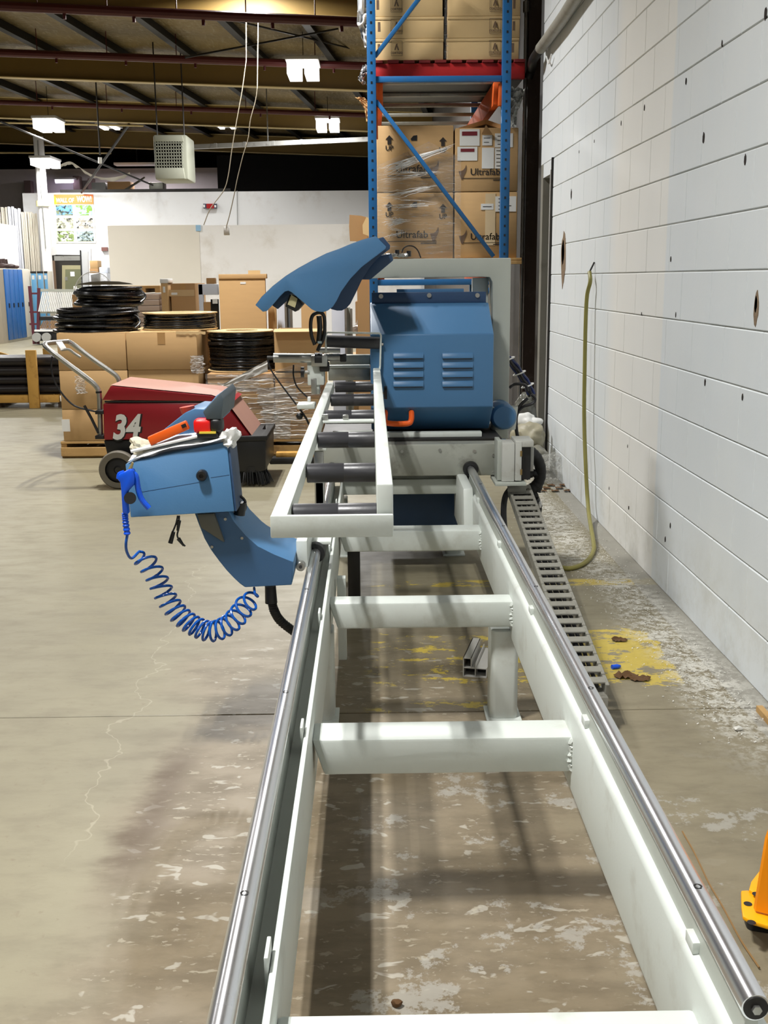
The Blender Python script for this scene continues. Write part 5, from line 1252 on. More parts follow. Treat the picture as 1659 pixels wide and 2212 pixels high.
def sticker(t, x0, y0, x1, y1, n=4, red=None):
    o = part('shipping_label', MB().pbox(x0, y0, x1, y1, Yq - .002, .003), LABELW, t)
    mb = MB()
    for k in range(n):
        yy = y0 + (y1 - y0) * (k + .6) / (n + .4); mb.pbox(x0 + (x1 - x0) * .15, yy, x0 + (x1 - x0) * (.45 + .4 * random.random()), yy + 1.4, Yq - .003, .002)
    if n: part('print_lines', mb, INK, t)
    if red: part('red_print', MB().pbox(*red, Yq - .0035, .002), DKRED, t)
u = big[('right', 'upper')]
sticker(u, 993, 279, 1036, 315, 0, (998, 284, 1031, 293)); sticker(u, 988, 317, 1031, 347, 0, (995, 321, 1025, 328))
sticker(u, 1042, 292, 1063, 314, 2); sticker(u, 1041, 319, 1067, 364, 0); sticker(u, 1069, 288, 1108, 318, 3); sticker(u, 1069, 320, 1090, 364, 5)
u = big[('right', 'lower')]
sticker(u, 1039, 440, 1066, 453, 1); sticker(u, 1070, 424, 1115, 457, 4)
part('packing_tape', MB().pbox(1048, 418, 1070, 530, Yq - .001, .002), mat('clear_box_tape', (214, 190, 150), .15), u)
u = big[('right', 'upper')]
part('open_flap', MB().prism([by(990, 276, 8.8), by(1050, 258, 8.95), by(1118, 282, 8.8), by(1118, 290, 8.8), by(1050, 268, 8.95), by(992, 283, 8.8)], (0, .3, .0)), CARD3, u)
part('open_flap', MB().prism([by(1040, 290, 8.775), by(1050, 270, 8.72), by(1064, 290, 8.775)], (0, .004, 0)), CARD3, u)
# film round them
z0_, z1_ = zf0 - .08, by(860, 400, 8.76).z
fb = MB()
def rf(u, v):
    x = cols['left'][0] - .012 + (cols['right'][0] + .06 - cols['left'][0]) * u
    top = by(830 + 170 * u, 360 - 55 * min(1, u * 1.6) + (95 * max(0, u - .62)), 8.76).z
    z = z0_ + (top - z0_) * v
    return Vector((x, 8.768 + .006 * noise.noise(Vector((x * 4, z * 26, 2))) + .003 * noise.noise(Vector((x * 13, z * 60, 4))), z))
solo('stretch_wrap', fb.sheet(rf, 40, 40), FILM, 'glossy stretch film drawn across the big arrow cartons', 'plastic wrap')
fs = MB(); fs.sheet(lambda u, v: Vector((cols['left'][0] - .014 - .02 * v * (1 - v) + .012 * noise.noise(Vector((u * 3, v * 14, 6))), 8.77 + u * .7, z0_ + (z1_ + .1 - z0_) * v)), 8, 30)
solo('stretch_wrap', fs, FILM, 'side sheet of stretch film behind the left rack upright', 'plastic wrap')
wk = MB(); rnd = random.Random(11)
def crease(a, b, n, r):
    for i in range(n):
        u0, v0 = rnd.random(), rnd.random(); p0 = Vector(a) + Vector((.10 * rnd.random(), 0, .10 * (rnd.random() - .5)))
        p = [p0.lerp(Vector(b), t / 7 * rnd.uniform(.4, 1.0)) + Vector((0, -.004 * rnd.random(), .018 * noise.noise(Vector((t * .6, i, 1))))) for t in range(8)]
        wk.tube(p, [.0006] + [rnd.uniform(.0008, r) for _ in range(6)] + [.0006], 5)
crease(by(822, 368, 8.755), by(985, 312, 8.755), 16, .0035)
crease(by(822, 384, 8.755), by(960, 370, 8.755), 8, .002)
crease(by(826, 420, 8.755), by(975, 395, 8.755), 8, .002)
crease(by(824, 440, 8.755), by(950, 440, 8.755), 8, .0018)
crease(by(824, 480, 8.755), by(890, 475, 8.755), 14, .0024)
crease(by(826, 500, 8.755), by(880, 500, 8.755), 10, .002)
solo('film_creases', wk, bpy.data.materials['bunched_film'], 'bright bunched creases in the film across the arrow cartons', 'plastic wrap', kind='stuff')
# film hanging off the upper pallet, dropped flap of cardboard, foil bag
def crumple(label, pts, Y, wpx, m, seed, cat='plastic wrap', name='torn_wrap', amp=.03):
    P = catmull([by(x, y, Y) for x, y in pts], 8); W = wpx * Y / F
    solo(name, MB().sheet(lambda u, v: P[min(int(v * (len(P) - 1)), len(P) - 1)] + Vector(((u - .5) * W * (1 - .5 * v * v), amp * 2.2 * noise.noise(Vector((u * 4 + seed, v * 9, seed))), amp * .5 * noise.noise(Vector((u * 7, v * 7 + seed, seed * 2))))), 14, 44), m, label, cat)
crumple('torn white film hanging outside the upper left rack upright', [(786, -20), (786, 20), (784, 50), (788, 62), (792, 85), (795, 102)], 8.85, 26, mat('hazy_film', (206, 208, 210), .3, var=.1, bump=.5, bscale=20), 2)
crumple('white scrap of film beside the red pallet end', [(792, 140), (786, 158), (780, 170), (788, 182)], 8.85, 16, bpy.data.materials['hazy_film'], 6)
crumple('torn brown cardboard corner sticking out left of the rack', [(776, 210), (785, 218), (794, 235), (796, 262)], 8.9, 18, CARD, 9, 'cardboard', 'torn_cardboard', .012)
crumple('wrinkled silver foil sack hanging between rack and wall', [(1112, 190), (1106, 215), (1100, 245), (1104, 275)], 8.72, 44, TARP, 13, 'bag', 'foil_sack', .05)
# unfolded carton left of the upright
oc = thing('unfolded_carton', 'unfolded brown carton flap sticking out left of the rack upright', 'cardboard', by(776, 520, 8.9))
part('panel', MB().pxpoly([(755, 464), (780, 466), (795, 470), (797, 522), (756, 521), (754, 490)], 8.9, .006), CARD3, oc)
part('side_flap', MB().pxpoly([(783, 486), (792, 468), (797, 472), (797, 510), (784, 505)], 8.86, .006), CARD2, oc)
part('prop_box', MB().box(by(770, 520, 8.9).x, 8.915, 0, by(797, 520, 8.9).x, 9.4, by(776, 520, 8.9).z), CARD3, oc)
# steel column, pipes and wall conduit right of the rack
sc_ = thing('steel_column', 'dark brown steel building column in the corner behind the rack', 'column', (1.22, 9.1, 0))
x0, x1 = by(1136, 400, 9.0).x, by(1173, 400, 9.0).x
part('flange', MB().box(x0, 9.0, 0, WX + .06, 9.014, 5.0), BROWNSTEEL, sc_)
part('flange', MB().box(x0, 9.24, 0, WX + .06, 9.254, 5.0), BROWNSTEEL, sc_)
part('web', MB().box((x0 + WX) / 2, 9.014, 0, (x0 + WX) / 2 + .01, 9.24, 5.0), BROWNSTEEL, sc_)
part('edge_angle', MB().box(x0 - .03, 8.96, 0, x0 - .012, 8.99, 5.0), DARKMETAL, sc_)
dp = thing('drain_pipe', 'thin vertical silver pipe between the rack and the column', 'pipe', (by(1130, 400, 8.95).x, 8.95, 0))
part('pipe', MB().cyl((dp.location.x, 8.95, 0), (dp.location.x, 8.95, 4.8), .014, 10), STEEL, dp)
part('pipe_joint', MB().cyl((dp.location.x, 8.95, 3.38), (dp.location.x, 8.95, 3.46), .026, 10), STEEL, dp)
cpts = [bx(1330, -130, WX - .05), bx(1250, -14, WX - .05), bx(1215, 40, WX - .05), bx(1180, 88, WX - .05), bx(1168, 104, WX - .05)]
cd_ = thing('wall_conduit', 'grey insulated pipe along the top of the block wall', 'pipe', cpts[2])
part('lagging', MB().tube(catmull(cpts, 8), .040, 14), mat('grey_lagging', (150, 148, 138), .55, var=.15, scale=12, dirt=(96, 90, 80), dscale=8, damt=.5), cd_)
e = cpts[-1]; part('lower_bend', MB().tube(catmull([e, e + Vector((-.03, .15, -.05)), by(1148, 148, 8.8), by(1142, 168, 8.85)], 8), .034, 12), DARKMETAL, cd_)
part('wire_hanger', MB().tube(catmull([e + Vector((.03, -.05, .0)), e + Vector((.03, -.1, -.08)), e + Vector((.03, -.2, -.14)), e + Vector((.03, -.3, -.10))], 6), .006, 7), WHITEP, cd_)

# ================================================================== PARTITION: POSTER, SIGN, CABLES
Yw = 28.985
ps = thing('wall_poster', 'tall poster with orange heading and six small photographs', 'poster', by(160, 525, Yw))
part('sheet', MB().pxpoly([(116, 420), (201, 420), (207, 525), (122, 525)], Yw, .012), mat('cream_poster', (226, 226, 204), .5), ps)
part('heading', MB().pxpoly([(116, 420), (201, 420), (202, 441), (117, 441)], Yw - .008, .008), mat('poster_orange', (240, 124, 50), .5), ps)
part('corner_mark', MB().pxpoly([(116, 422), (124, 430), (123, 441), (117, 441)], Yw - .012, .004), mat('poster_yellow', (246, 190, 40), .5), ps)
mb = MB(); text_on(mb, 'WALL OF', .15, by(140, 437, Yw - .012), shear=.2, fat=.03, xs=.72); text_on(mb, 'WOW!', .20, by(182, 436, Yw - .012), shear=.1, fat=.03, xs=.60)
part('lettering', mb, WHITEP, ps)
pics = [((94, 150, 210), (110, 120, 90), (40, 50, 44)), ((150, 176, 200), (110, 150, 50), (226, 226, 226)), ((206, 214, 170), (120, 120, 110), (30, 30, 26)), ((196, 200, 196), (150, 146, 134), (24, 26, 26)), ((206, 216, 196), (120, 140, 80), (50, 40, 46)), ((170, 196, 204), (120, 130, 120), (26, 30, 34))]
for i, (sk, gr, dk) in enumerate(pics):
    r_, c_ = divmod(i, 2); x = 121 + c_ * 42.5 + r_ * 1.5; y = 443 + r_ * 28
    part('photo', MB().pbox(x, y, x + 35.5, y + 22, Yw - .006, .006), photo_mat('poster_photo', sk, gr, dk, i), ps)
sg = thing('exit_sign', 'small red lit sign with white ends high on the far partition', 'sign', by(454, 450, Yw - .1))
part('case', MB().pbox(446, 440, 462, 450, Yw - .1, .1), mat('sign_red', (170, 20, 24), .4), sg)
for x0, x1 in ((439, 446), (462, 468)): part('lamp_end', MB().pbox(x0, 440, x1, 450, Yw - .1, .1), mat('sign_dark', (60, 62, 84), .4) if x0 == 439 else bpy.data.materials['sign_dark'], sg)
part('lamp_lens', MB().pbox(439, 442, 443, 448, Yw - .11, .01), WHITEP, sg); part('lamp_lens', MB().pbox(463, 443, 467, 448, Yw - .11, .01), WHITEP, sg)
oh = thing('cord_reel_box', 'white outlet box hanging on a pale cord before the white wall', 'outlet box', by(489, 498, 14.2))
part('box', MB().pbox(483, 490, 495, 508, 14.2, .06), WHITEP, oh, bevel=.006)
part('cord', MB().tube(catmull([by(x, y, 14.2) for x, y in ((489, 490), (497, 460), (507, 415), (512, 390), (524, 340), (536, 300), (541, 260), (552, 218), (556, 190))], 6) + [Vector((by(556, 190, 14.2).x, 14.62, 4.66))], .0062, 7), mat('pale_cord', (168, 158, 138), .6), oh)
pc_ = thing('power_cable', 'long pale cord hanging from the roof to the far wall, left one', 'cord', by(440, 486, 14.5))
part('cord', MB().tube(catmull([by(x, y, 14.4) for x, y in ((440, 486), (455, 450), (483, 412), (493, 380), (500, 330), (508, 280), (517, 230), (524, 190), (532, 130))], 6) + [Vector((by(532, 130, 14.4).x, 14.6, 4.72))], .0062, 7), bpy.data.materials['pale_cord'], pc_)
solo('grey_cable', MB().tube([by(512, 412, Yw - .01), by(513, 486, Yw - .01)], .012, 6), mat('grey_cord', (170, 170, 168), .6), 'thin grey cord running down the far partition top', 'cord')
solo('blue_tag', MB().pbox(423, 486, 433, 499, 23.96, .035), mat('pale_blue_tag', (150, 190, 220), .5), 'small pale blue tag on the top edge of the white board wall', 'tag')
solo('wall_box', MB().pbox(219, 534, 232, 542, Yw - .06, .075), mat('brown_box', (120, 80, 74), .6), 'small brown box on the partition left of the white board wall', 'box')

# heater with pipes
ht = thing('unit_heater', 'grey hanging unit heater with a grid of louvres under the roof', 'heater', by(370, 387, 19.0))
A_, B_ = by(333, 293, 19.0), by(397, 387, 19.0)
part('case', MB().pbox(333, 291, 405, 388, 19.05, .8), HEATER, ht, bevel=.03)
part('face_frame', MB().pxpoly([(334, 293), (394, 293), (396, 306), (334, 306)], 19.0, .05), HEATER, ht, bevel=.008)
part('lower_panel', MB().pxpoly([(334, 362), (396, 362), (400, 386), (336, 387)], 19.0, .05), HEATER, ht, bevel=.012)
part('grille_back', MB().pbox(335, 306, 394, 362, 19.04, .01), mat('heater_black', (14, 14, 14), .6), ht)
for k in range(8):
    y = 308 + k * 6.9; part('louvre', MB().pbox(335, y, 394, y + 2.0, 19.0, .05), HEATER, ht)
for k in range(11):
    x = 336 + k * 5.6; part('grille_bar', MB().pbox(x, 306, x + 1.2, 362, 19.0, .03), HEATER, ht)
for x in (340, 398): part('hanger_rod', MB().cyl(by(x, 292, 19.3), Vector((by(x, 292, 19.3).x, 19.3, roofz(by(x, 292, 19.3).x))), .012, 6), DARKMETAL, ht)
fl_ = thing('flue_strut', 'long pale strut pipe running from the heater to the rack', 'pipe', by(600, 310, 21))
part('strut', MB().bar(by(405, 318, 21.0), by(815, 300, 21.0), .07, .08), STEEL, fl_)
for x, y in ((465, 314), (528, 311), (590, 309), (652, 306), (715, 304)): part('clip', MB().pbox(x - 3, y - 5, x + 3, y + 5, 20.95, .05), STEEL, fl_)
part('drop_rod', MB().cyl(by(579, 308, 21.0), Vector((by(578, 286, 21.0).x, 21.0, roofz(by(578, 286, 21.0).x))), .012, 6), STEEL, fl_)

# red sprinkler pipes, bracing rods, wires under the roof
def redpipe(label, a, b, Y, r):
    t = thing('sprinkler_pipe', label, 'pipe', (by(*a, Y) + by(*b, Y)) / 2)
    p0, p1 = by(*a, Y), by(*b, Y); d = p1 - p0
    p0 = p0 - d * .25; part('pipe', MB().cyl(p0, p1, r, 10), PIPERED, t)
    for k in range(5):
        q = p0.lerp(p1, .28 + k * .15); part('pipe_hanger', MB().cyl(q, Vector((q.x, q.y, roofz(q.x))), .008, 5), PIPERED, t)
        part('sprinkler_head', MB().cyl(q + Vector((.3, 0, -r)), q + Vector((.3, 0, -r - .07)), .02, 8), PIPERED, t)
redpipe('dark red sprinkler pipe nearest the top of the picture', (0, 13), (800, 49), 13.2, .055)
redpipe('dark red sprinkler pipe running in front of the upper cream rafter', (0, 114), (800, 143), 18.6, .062)
redpipe('dark red sprinkler pipe in front of the second cream rafter', (0, 221), (800, 249), 23.6, .05)
def rod(label, a, Ya_, b, Yb_, r=.014, m=DARKMETAL, n='brace_rod', cat='brace'):
    solo(n, MB().cyl(by(*a, Ya_), by(*b, Yb_), r, 7), m, label, cat)
rod('steel strut slanting down left in front of the office window', (279, 268), 25.3, (176, 416), 28.9, .03)
rod('long thin brace rod crossing below the far left light', (0, 262), 23, (330, 400), 28.8, .022)
rod('thin brace rod crossing the top of the roof bays', (400, 124), 15.5, (730, 62), 17.2)
rod('thin wire crossing the brace rod under the roof', (490, 40), 14.8, (780, 110), 19.8)
rod('pale pole leaning beside the dark loft', (262, 416), 29.4, (312, 384), 30.2, .03, STEEL)
rod('thin horizontal conduit under the second rafter, far left', (0, 265), 25.0, (310, 272), 25.0, .02, FLANGE, 'roof_conduit', 'pipe')
rod('thin horizontal conduit under the third rafter, far left', (0, 330), 29.9, (240, 331), 29.9, .022, FLANGE, 'roof_conduit', 'pipe')
rod('thin drop pipe hanging from the roof above the white sensor', (207, 178), 20.2, (216, 335), 20.2, .014, DARKMETAL, 'drop_pipe', 'pipe')
solo('ceiling_sensor', MB().cyl(by(216, 340, 20.2), by(216, 353, 20.2), .036, 12), WHITEP, 'small white sensor on the end of the thin drop pipe', 'sensor')
tw = MB(); P = catmull([by(x, y, 28.9) for x, y in ((100, 352), (118, 361), (138, 352), (152, 349), (168, 358), (185, 370), (206, 380), (230, 384), (262, 380), (280, 372))], 5)
solo('torn_insulation', tw.sheet(lambda u, v: P[int(u * (len(P) - 1))] + Vector((0, .1 * v, -.06 * v * (1 + 1.2 * noise.noise(Vector((u * 14, 0, 1)))))), 45, 3), mat('white_insulation', (206, 202, 190), .7), 'ragged white edge of torn insulation above the poster', 'insulation')
# loft clutter above the partition
struct('trim_2', MB().box(-8.0, 29.13, by(250, 416, 30.2).z - .1, -3.6, 31.19, by(250, 416, 30.2).z), DARKMETAL)
for k, (x0, y0, x1, y1, m, lab) in enumerate(((232, 392, 282, 416, CARD3, 'brown carton in the dim loft above the partition'), (322, 394, 352, 416, GALV, 'small silver duct box in the dim loft'), (198, 394, 228, 416, mat('loft_white', (150, 152, 150), .6), 'pale panel in the dim loft by the leaning pole'))):
    solo('loft_item', MB().pbox(x0, y0, x1, y1, 30.2, .5), m, lab, 'loft item', bevel=.01)

# ================================================================== FAR LEFT: LOCKERS, CART, DOOR
lkx = -8.42
def locker(label, Ya_, Yb_, m, x0, x1, z1, facing='X', vents=True):
    t = thing('locker', label, 'locker', ((x0 + x1) / 2, (Ya_ + Yb_) / 2, 0))
    part('body', MB().box(x0, Ya_ + .004, .0, x1 - .03, Yb_ - .004, z1), LOCKTAN, t, bevel=.004)
    if facing == 'X': part('door', MB().box(x1 - .03, Ya_ + .012, .06, x1, Yb_ - .012, z1 - .02), m, t, bevel=.006)
    part('handle', MB().box(x1 - .0, (Ya_ + Yb_) / 2 - .02, z1 * .47, x1 + .02, (Ya_ + Yb_) / 2 + .02, z1 * .53), BLACK, t)
    return t
def xat(px, py, X): return bx(px, py, X)
ys_ = [xat(px, 650, lkx).y for px in (14, 24, 34, 43, 53, 70)]
zl1 = xat(30, 580, lkx).z
for i in range(4): locker('tall blue locker door, number %s from the near end of the locker row' % ('first', 'second', 'third', 'fourth')[i], ys_[i], ys_[i + 1], LOCKBLUE, lkx - .42, lkx, zl1)
tl = locker('tan locker beyond the four tall blue locker doors', ys_[4], ys_[5], LOCKTAN, lkx - .42, lkx, zl1)
solo('locker_end_panel', MB().box(lkx - .45, ys_[0] - .35, 0, lkx - .02, ys_[0] - .01, zl1 - .03), mat('tan_panel', (150, 140, 122), .5), 'tan end panel closing the row of blue lockers', 'panel')
Yl = 27.4
for i, (a_, b_) in enumerate(((69, 82), (83, 97), (98, 106))):
    x0, x1 = by(a_, 640, Yl).x, by(b_, 640, Yl).x; zt = by(88, 586, Yl).z
    t = thing('locker', 'pale blue locker with a dark top, %s from the left behind the cart' % ('first', 'second', 'third')[i], 'locker', ((x0 + x1) / 2, Yl + .2, 0))
    part('body', MB().box(x0 + .004, Yl + .02, 0, x1 - .004, Yl + .45, zt), LOCKTAN, t, bevel=.004)
    part('door', MB().box(x0 + .012, Yl, .06, x1 - .012, Yl + .02, zt - .05), LOCKLIGHT, t, bevel=.004)
    part('top_trim', MB().box(x0 + .004, Yl - .005, zt - .045, x1 - .004, Yl + .02, zt), DARKMETAL, t)
    part('door_label', MB().box((x0 + x1) / 2 - .04, Yl - .004, zt * .88, (x0 + x1) / 2 + .02, Yl + .001, zt * .94), LABELW, t)
for i, (x_, lab) in enumerate(((11, 'dark leather boots on the lockers, leftmost pair'), (36, 'dark leather boots on the lockers, middle pair'), (55, 'low dark shoe on the lockers, rightmost'))):
    p = by(x_, 582, 26.6); yy = ys_[0] + .25 + i * .45; s = .8 if i == 2 else 1.1; zz = zl1 + .002; xx = lkx - .2
    mb = MB().ball((xx + .06 * s, yy, zz + .05 * s), .085 * s, 3, (1.4, .7, .62), .2, 9, i).cyl((xx - .03 * s, yy, zz + .03), (xx - .05 * s, yy, zz + (.08 if i == 2 else .2) * s), .06 * s, 14)
    b0 = thing('work_boots', lab, 'boots', (xx, yy, zz)); part('boot', mb, LEATHER, b0)
    mb = MB().ball((xx + .06 * s, yy + .17, zz + .05 * s), .085 * s, 3, (1.4, .7, .62), .2, 9, i + 7).cyl((xx - .03 * s, yy + .17, zz + .03), (xx - .05 * s, yy + .17, zz + (.07 if i == 2 else .19) * s), .06 * s, 14)
    part('boot', mb, LEATHER, b0)
# wrapped white profiles stored above the low wall
for i, (a_, b_, tp, m) in enumerate(((-14, 2, 458, 0), (3, 17, 447, 0), (18, 30, 446, 1), (31, 44, 450, 1), (46, 58, 458, 2), (60, 69, 458, 2), (70, 79, 461, 2))):
    Yq_ = 28.5; x0, x1 = by(a_, 480, Yq_).x, by(b_, 480, Yq_).x
    mm = (mat('cream_bundle', (222, 216, 200), .5), mat('white_bundle', (228, 230, 238), .5), mat('beige_bundle', (208, 200, 184), .5))[m] if i in (0, 2, 4) else bpy.data.materials[('cream_bundle', 'white_bundle', 'beige_bundle')[m]]
    t = thing('profile_bundle', ('cream', 'cream', 'white', 'white', 'beige', 'beige', 'beige')[i] + ' upright profile bundle above the low white wall, ' + ('first', 'second', 'third', 'fourth', 'fifth', 'sixth', 'seventh')[i] + ' from the left', 'profiles', ((x0 + x1) / 2, Yq_, 0))
    mb = MB()
    for k in range(3): mb.box(x0 + (x1 - x0) * k / 3 + .004, Yq_ + .02 * (k % 2), 0, x0 + (x1 - x0) * (k + 1) / 3 - .004, Yq_ + .12, by(20, tp + 2 * (k % 2), Yq_).z)
    part('profiles', mb, mm, t, bevel=.006)
def NTH(k):
    w_ = 'first second third fourth fifth sixth seventh eighth ninth tenth eleventh twelfth thirteenth fourteenth fifteenth sixteenth seventeenth eighteenth nineteenth twentieth'.split() + ['twenty first', 'twenty second']
    return w_[k] + ' from the left'
# cart with racks of white slats
Yk_ = 24.6
ct = thing('slat_cart', 'maroon framed cart carrying two rows of slats by the lockers', 'cart', by(120, 738, Yk_))
def P2(x, y, Y=Yk_): return by(x, y, Y)
part('upright_post', MB().bar(P2(64, 618), P2(74.5, 743), .06, .06), MAROON, ct); part('upright_post', MB().bar(P2(84, 622), P2(82, 743), .06, .06), MAROON, ct)
for y in (634, 674, 700): part('cross_rail', MB().bar(P2(64, y), P2(86, y), .04, .04), MAROON, ct)
part('top_rail', MB().bar(P2(88, 627), P2(172, 628), .05, .06), GALV, ct)
part('mid_rail', MB().bar(P2(86, 674.5, Yk_ + .02), P2(160, 674.5, Yk_ + .02), .05, .05), GALV, ct)
part('lower_shelf', MB().pbox(74, 712, 150, 716, Yk_ - .1, .7), WHITEP, ct)
part('shelf_well', MB().pbox(75, 716, 150, 736, Yk_ - .05, .6), BLACK, ct)
part('upper_shelf', MB().pbox(86, 684, 150, 692, Yk_ - .02, .6), BLACK, ct)
for x0_ in (83, 104): part('castor', MB().lathe([(0, -.04), (.1, -.04), (.1, .04), (0, .04)], (by(x0_, 728, Yk_).x, Yk_ - .12, by(x0_, 728, Yk_).z), 'Y', 18), mat('castor_grey', (160, 160, 156), .4) if x0_ == 83 else bpy.data.materials['castor_grey'], ct)
sm = MB().bar((0, 0, 0), P2(84, 673) - P2(93, 631), .027, .02, (0, 1, 0)).mesh('white_slat', WHITEP, None)
for k in range(22):
    o = link('white_profile', sm, None, P2(93, 631, Yk_ - .05) + (P2(176, 631) - P2(93, 631)) * (k / 21))
    tag(o, 'slanting white profile in the upper row of the maroon cart, %s' % NTH(k), 'profile', 'white slats on the cart')
sm = MB().bar((0, 0, 0), P2(86, 710) - P2(94, 693), .022, .02, (0, 1, 0)).mesh('brown_slat', BROWNSLAT, None)
for k in range(13):
    o = link('brown_profile', sm, None, P2(95, 693, Yk_ - .05) + (P2(142, 693) - P2(95, 693)) * (k / 12))
    tag(o, 'short brown profile in the lower row of the maroon cart, %s' % NTH(k), 'profile', 'brown slats on the cart')
# doorway with olive door in the partition
Yd = 28.97
d2 = tag(link('door_2', None), None, None, None, 'structure')
part('frame', MB().pxpoly([(112, 533), (196, 536), (196, 700), (188, 700), (188, 551), (120, 550), (120, 700), (112, 700)], Yd, .03), WHITEP, d2)
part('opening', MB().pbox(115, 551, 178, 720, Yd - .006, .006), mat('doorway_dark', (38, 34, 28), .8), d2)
part('header', MB().pbox(117, 553, 176, 563, Yd - .015, .01), STEEL, d2)
part('jamb_wood', MB().pbox(117, 563, 124, 720, Yd - .02, .015), mat('brown_jamb', (124, 100, 80), .6), d2)
part('inner_frame', MB().pxpoly([(134, 573), (178, 573), (178, 582), (141, 582), (141, 720), (134, 720)], Yd - .02, .012), mat('olive_frame', (152, 146, 112), .55), d2)
part('door_leaf', MB().pbox(140, 581, 180, 720, Yd - .016, .008), DOORGREEN, d2)
part('notice', MB().pbox(152, 587, 161, 597, Yd - .022, .006), PAPER, d2); part('notice', MB().pbox(159, 618, 166, 626, Yd - .022, .006), PAPER, d2)
part('lock_plate', MB().pbox(140, 598, 146, 606, Yd - .022, .006), STEEL, d2)
lp_ = thing('leaning_panel', 'grey framed panel leaning beside the olive door', 'panel', by(185, 640, Yd - .4))
part('face', MB().pxpoly([(175, 541), (190, 543), (193, 726), (184, 726)], Yd - .4, .05), mat('grey_panel', (186, 188, 190), .4), lp_)
part('dark_edge', MB().pxpoly([(172, 540), (175, 541), (184, 726), (181, 726)], Yd - .41, .06), BLACK, lp_)
for i, (x0, y0, x1, y1, m, lab) in enumerate(((194, 563, 211, 580, CARD, 'brown carton high beside the olive doorway'), (194, 580, 212, 590, CARD3, 'darker carton under the one beside the olive doorway'))):
    solo('carton', MB().pbox(x0, y0, x1, y1, 28.3, .4), m, lab, 'box', bevel=.006)
solo('storage_shelf', MB().box(by(193, 590, 28.25).x, 28.2, 0, by(232, 590, 28.25).x, 28.8, by(200, 590.5, 28.3).z), mat('white_shelf', (214, 216, 222), .5), 'white shelf unit carrying the cartons beside the doorway', 'shelf', bevel=.01)
solo('grey_tote', MB().pbox(214, 577, 233, 590, 28.3, .4), mat('pale_tote', (206, 212, 224), .4), 'pale plastic tote beside the cartons at the doorway', 'tote', bevel=.02)
pf = thing('plastic_roll', 'round clear plastic sheet roll standing behind the hose coils', 'plastic roll', by(205, 640, 15.0))
c = by(204, 636, 15.0)
mb = MB(); mb._faces([(c.x + .27 * math.cos(math.pi * k / 20), 15.0, c.z + .30 * math.sin(math.pi * k / 20)) for k in range(21)], [tuple(range(21))])
part('clear_sheet', mb, CLEARSHEET, pf)
part('rim', MB().tube([(c.x + .27 * math.cos(math.pi * k / 24), 15.0, c.z + .30 * math.sin(math.pi * k / 24)) for k in range(25)], .006, 6), mat('rim_plastic', (200, 202, 200), .3), pf)
part('folded_film', MB().pxpoly([(196, 594), (216, 590), (217, 636), (200, 637)], 15.03, .05), mat('grey_film', (176, 178, 178), .3, var=.3, scale=20, stretch=(9, 1, 1)), pf)
part('stand', MB().box(c.x - .3, 14.98, 0, c.x + .3, 15.5, c.z), CARD3, pf)

# ================================================================== NEAR RIGHT GUARD, DEBRIS, SWARF
gdn = thing('guard_post', 'bright yellow bolted foot of a guard post at the right edge', 'guard post', (.9, 2.15, 0))
def zpoly(pts, z, h): return MB().prism([bz(x, y, z) for x, y in pts], (0, 0, h))
part('base_plate', zpoly([(1600, 1932), (1616, 1931), (1640, 1945), (1700, 1975), (1740, 2040), (1659, 2009), (1622, 1998), (1604, 1988), (1601, 1965)], .055, .010), YELLOW, gdn, bevel=.003)
part('upper_plate', zpoly([(1617, 1930), (1622, 1912), (1638, 1891), (1644, 1888), (1720, 1890), (1740, 2000), (1660, 1965), (1640, 1944)], .062, .010), YELLOW, gdn, bevel=.003)
part('foot_block', zpoly([(1607, 1994), (1612, 2006), (1622, 2012), (1659, 2018), (1740, 2030), (1740, 1960), (1650, 1960)], .0, .053), BLACK, gdn, bevel=.004)
for x, y in ((1616, 1945), (1624, 1985), (1634, 1930), (1647, 1898)):
    p = bz(x, y, .0735); part('bolt_hole', MB().lathe([(0, 0), (.009, 0)], (p.x, p.y, .0722 if y in (1930, 1898) else .0657), 'Z', 16), BLACK, gdn)
pb = bz(1702, 1965, .07)
part('post_tube', MB().prismZ([(pb.x, pb.y), (pb.x + .09, pb.y + .02), (pb.x + .09, pb.y + .16), (pb.x, pb.y + .14)], .06, .55), mat('guard_orange', (255, 150, 0), .4), gdn, bevel=.012)
part('gusset', MB().prism([bz(1632, 1968, .07), bz(1700, 1985, .07), by(1700, 1700, pb.y), by(1657, 1815, pb.y)], (.0, .012, 0)), bpy.data.materials['guard_orange'], gdn)
solo('tan_twine', MB().tube(catmull([bz(x, y, .006) for x, y in ((1474, 1796), (1500, 1842), (1530, 1905), (1562, 1960), (1600, 2030), (1640, 2090))], 6), .0022, 6), mat('tan_cord', (140, 108, 66), .6), 'thin tan cord on the floor along the right rail', 'cord')
# aluminium offcut under the bed
pr = thing('profile_offcut', 'short grey hollow profile offcut lying under the bed', 'profile', bz(1032, 1450, 0))
a = bz(1014, 1462, 0); d = Vector((.55, .9, 0)).normalized(); R_ = rot('Z', math.radians(-14))
W_, H_, D_ = .085, .07, .22; c0_ = a + Vector((.045, .1, 0))
def ob(x0, z0, x1, z1, y0=-D_ / 2, y1=D_ / 2):
    return ((x0 + x1) / 2, (y0 + y1) / 2, (z0 + z1) / 2), (x1 - x0, y1 - y0, z1 - z0)
mb = MB()
for q in ((0, 0, W_, .003), (0, .032, W_, .035), (0, 0, .003, H_), (W_ - .003, 0, W_, .036), (W_ * .5, 0, W_ * .5 + .003, .05), (0, H_ - .003, W_ * .35, H_), (W_ * .32, .034, W_ * .32 + .003, H_)):
    cc_, ss_ = ob(*q); mb.obox(c0_ + R_ @ (Vector(cc_) - Vector((W_ / 2, 0, 0))), ss_, R_)
part('extrusion', mb, ALU, pr)
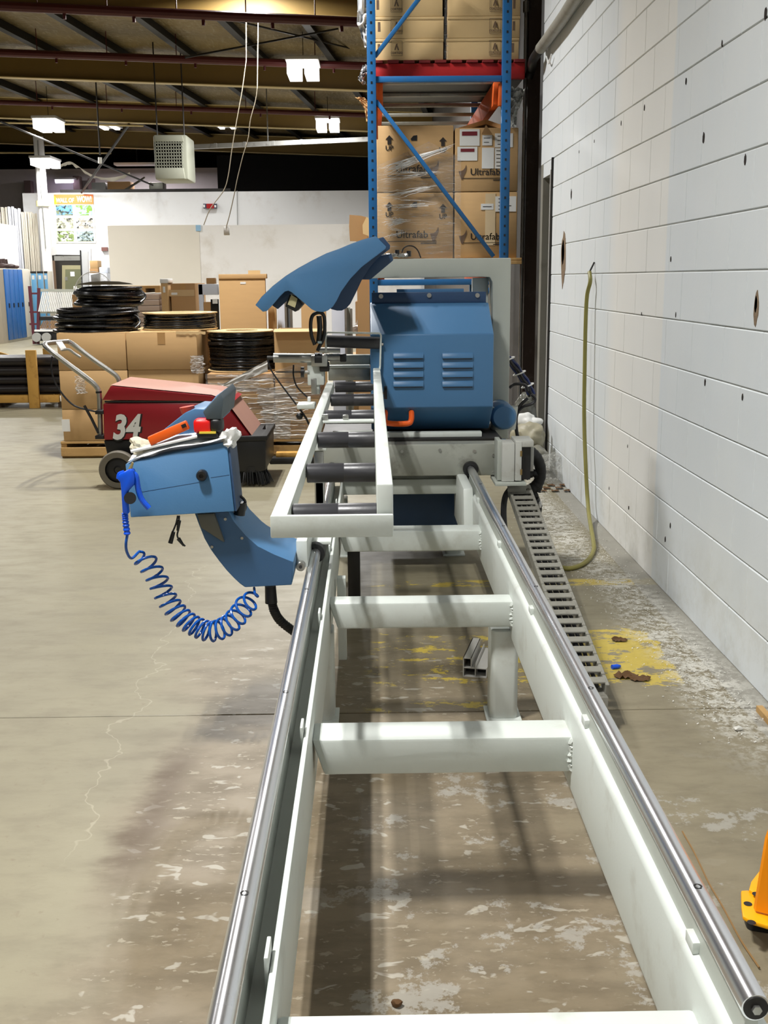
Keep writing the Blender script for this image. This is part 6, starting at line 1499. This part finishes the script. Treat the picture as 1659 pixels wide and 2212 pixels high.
part('dark_inside', MB().obox(c0_ + R_ @ Vector((0, .02, .018)), (W_ - .008, D_ - .05, .024), R_), BLACK, pr)
bp_ = thing('blue_plug', 'small blue plastic plug lying on the yellow floor marking', 'plug', bz(1330, 1441, 0))
a, b = bz(1322, 1441, .008), bz(1340, 1439, .008)
part('barrel', MB().cyl(a, a.lerp(b, .65), .009, 14), GUNBLUE, bp_); part('tip', MB().cyl(a.lerp(b, .65), b, .009, 14, .005), GUNBLUE, bp_)
def leaf(px, py, s, lab, seed, grp=None):
    p = bz(px, py, 0)
    solo('dry_leaf', MB().sheet(lambda u, v: (p.x + (u - .5) * s * (1.3 - abs(v - .5)), p.y + (v - .5) * s * .8, .004 + .3 * s * abs(noise.noise(Vector((u * 3 + seed, v * 3, seed))))), 6, 6), LEAF, lab, 'leaf', grp)
leaf(1338, 1384, .05, 'curled brown leaf on the back of the yellow marking', 1)
leaf(1352, 1462, .07, 'larger brown leaf in front of the blue plug', 5)
leaf(1382, 1468, .06, 'small brown leaf with stem right of the blue plug', 9)
solo('brown_pebble', MB().ball(bz(857, 2167, .008), .010, 2, (1, 1, .8), .4, 90, 3), LEAF, 'small brown lump on the floor between the girders', 'debris')
solo('white_chip', MB().ball(bz(1594, 1573, .006), .012, 2, (1.3, 1, .5), .4, 60, 3), SWARF, 'pale chip on the floor near the block wall', 'debris')
solo('floor_strip', MB().bar(bz(1640, 1530, .01), bz(1668, 1562, .01), .02, .02), WOOD, 'brown wooden strip on the floor at the wall, right edge', 'strip')
fl = MB(); rnd = random.Random(5)
for i in range(6500):
    y = 3.0 + 4.6 * rnd.random() ** .8; x = 1.13 - .07 * min(1, max(0, (y - 4) / 2)) + rnd.gauss(0, .075)
    if x > 1.285 or x < .75: continue
    a = rnd.uniform(0, 6.28); s = rnd.uniform(.0012, .0040); t_ = Vector((math.cos(a), math.sin(a), rnd.uniform(-.2, .5))) * s; n_ = Vector((-math.sin(a), math.cos(a), rnd.uniform(-.3, .5))) * s * .45
    p = Vector((x, y, .002 + .004 * rnd.random()))
    fl._faces([p - t_ - n_, p + t_ - n_, p + t_ + n_, p - t_ + n_], [(0, 1, 2, 3)])
tag(solo('swarf', fl, SWARF, 'pale aluminium swarf scattered on the floor along the block wall', 'swarf', kind='stuff', smooth=False, normals=False), None)
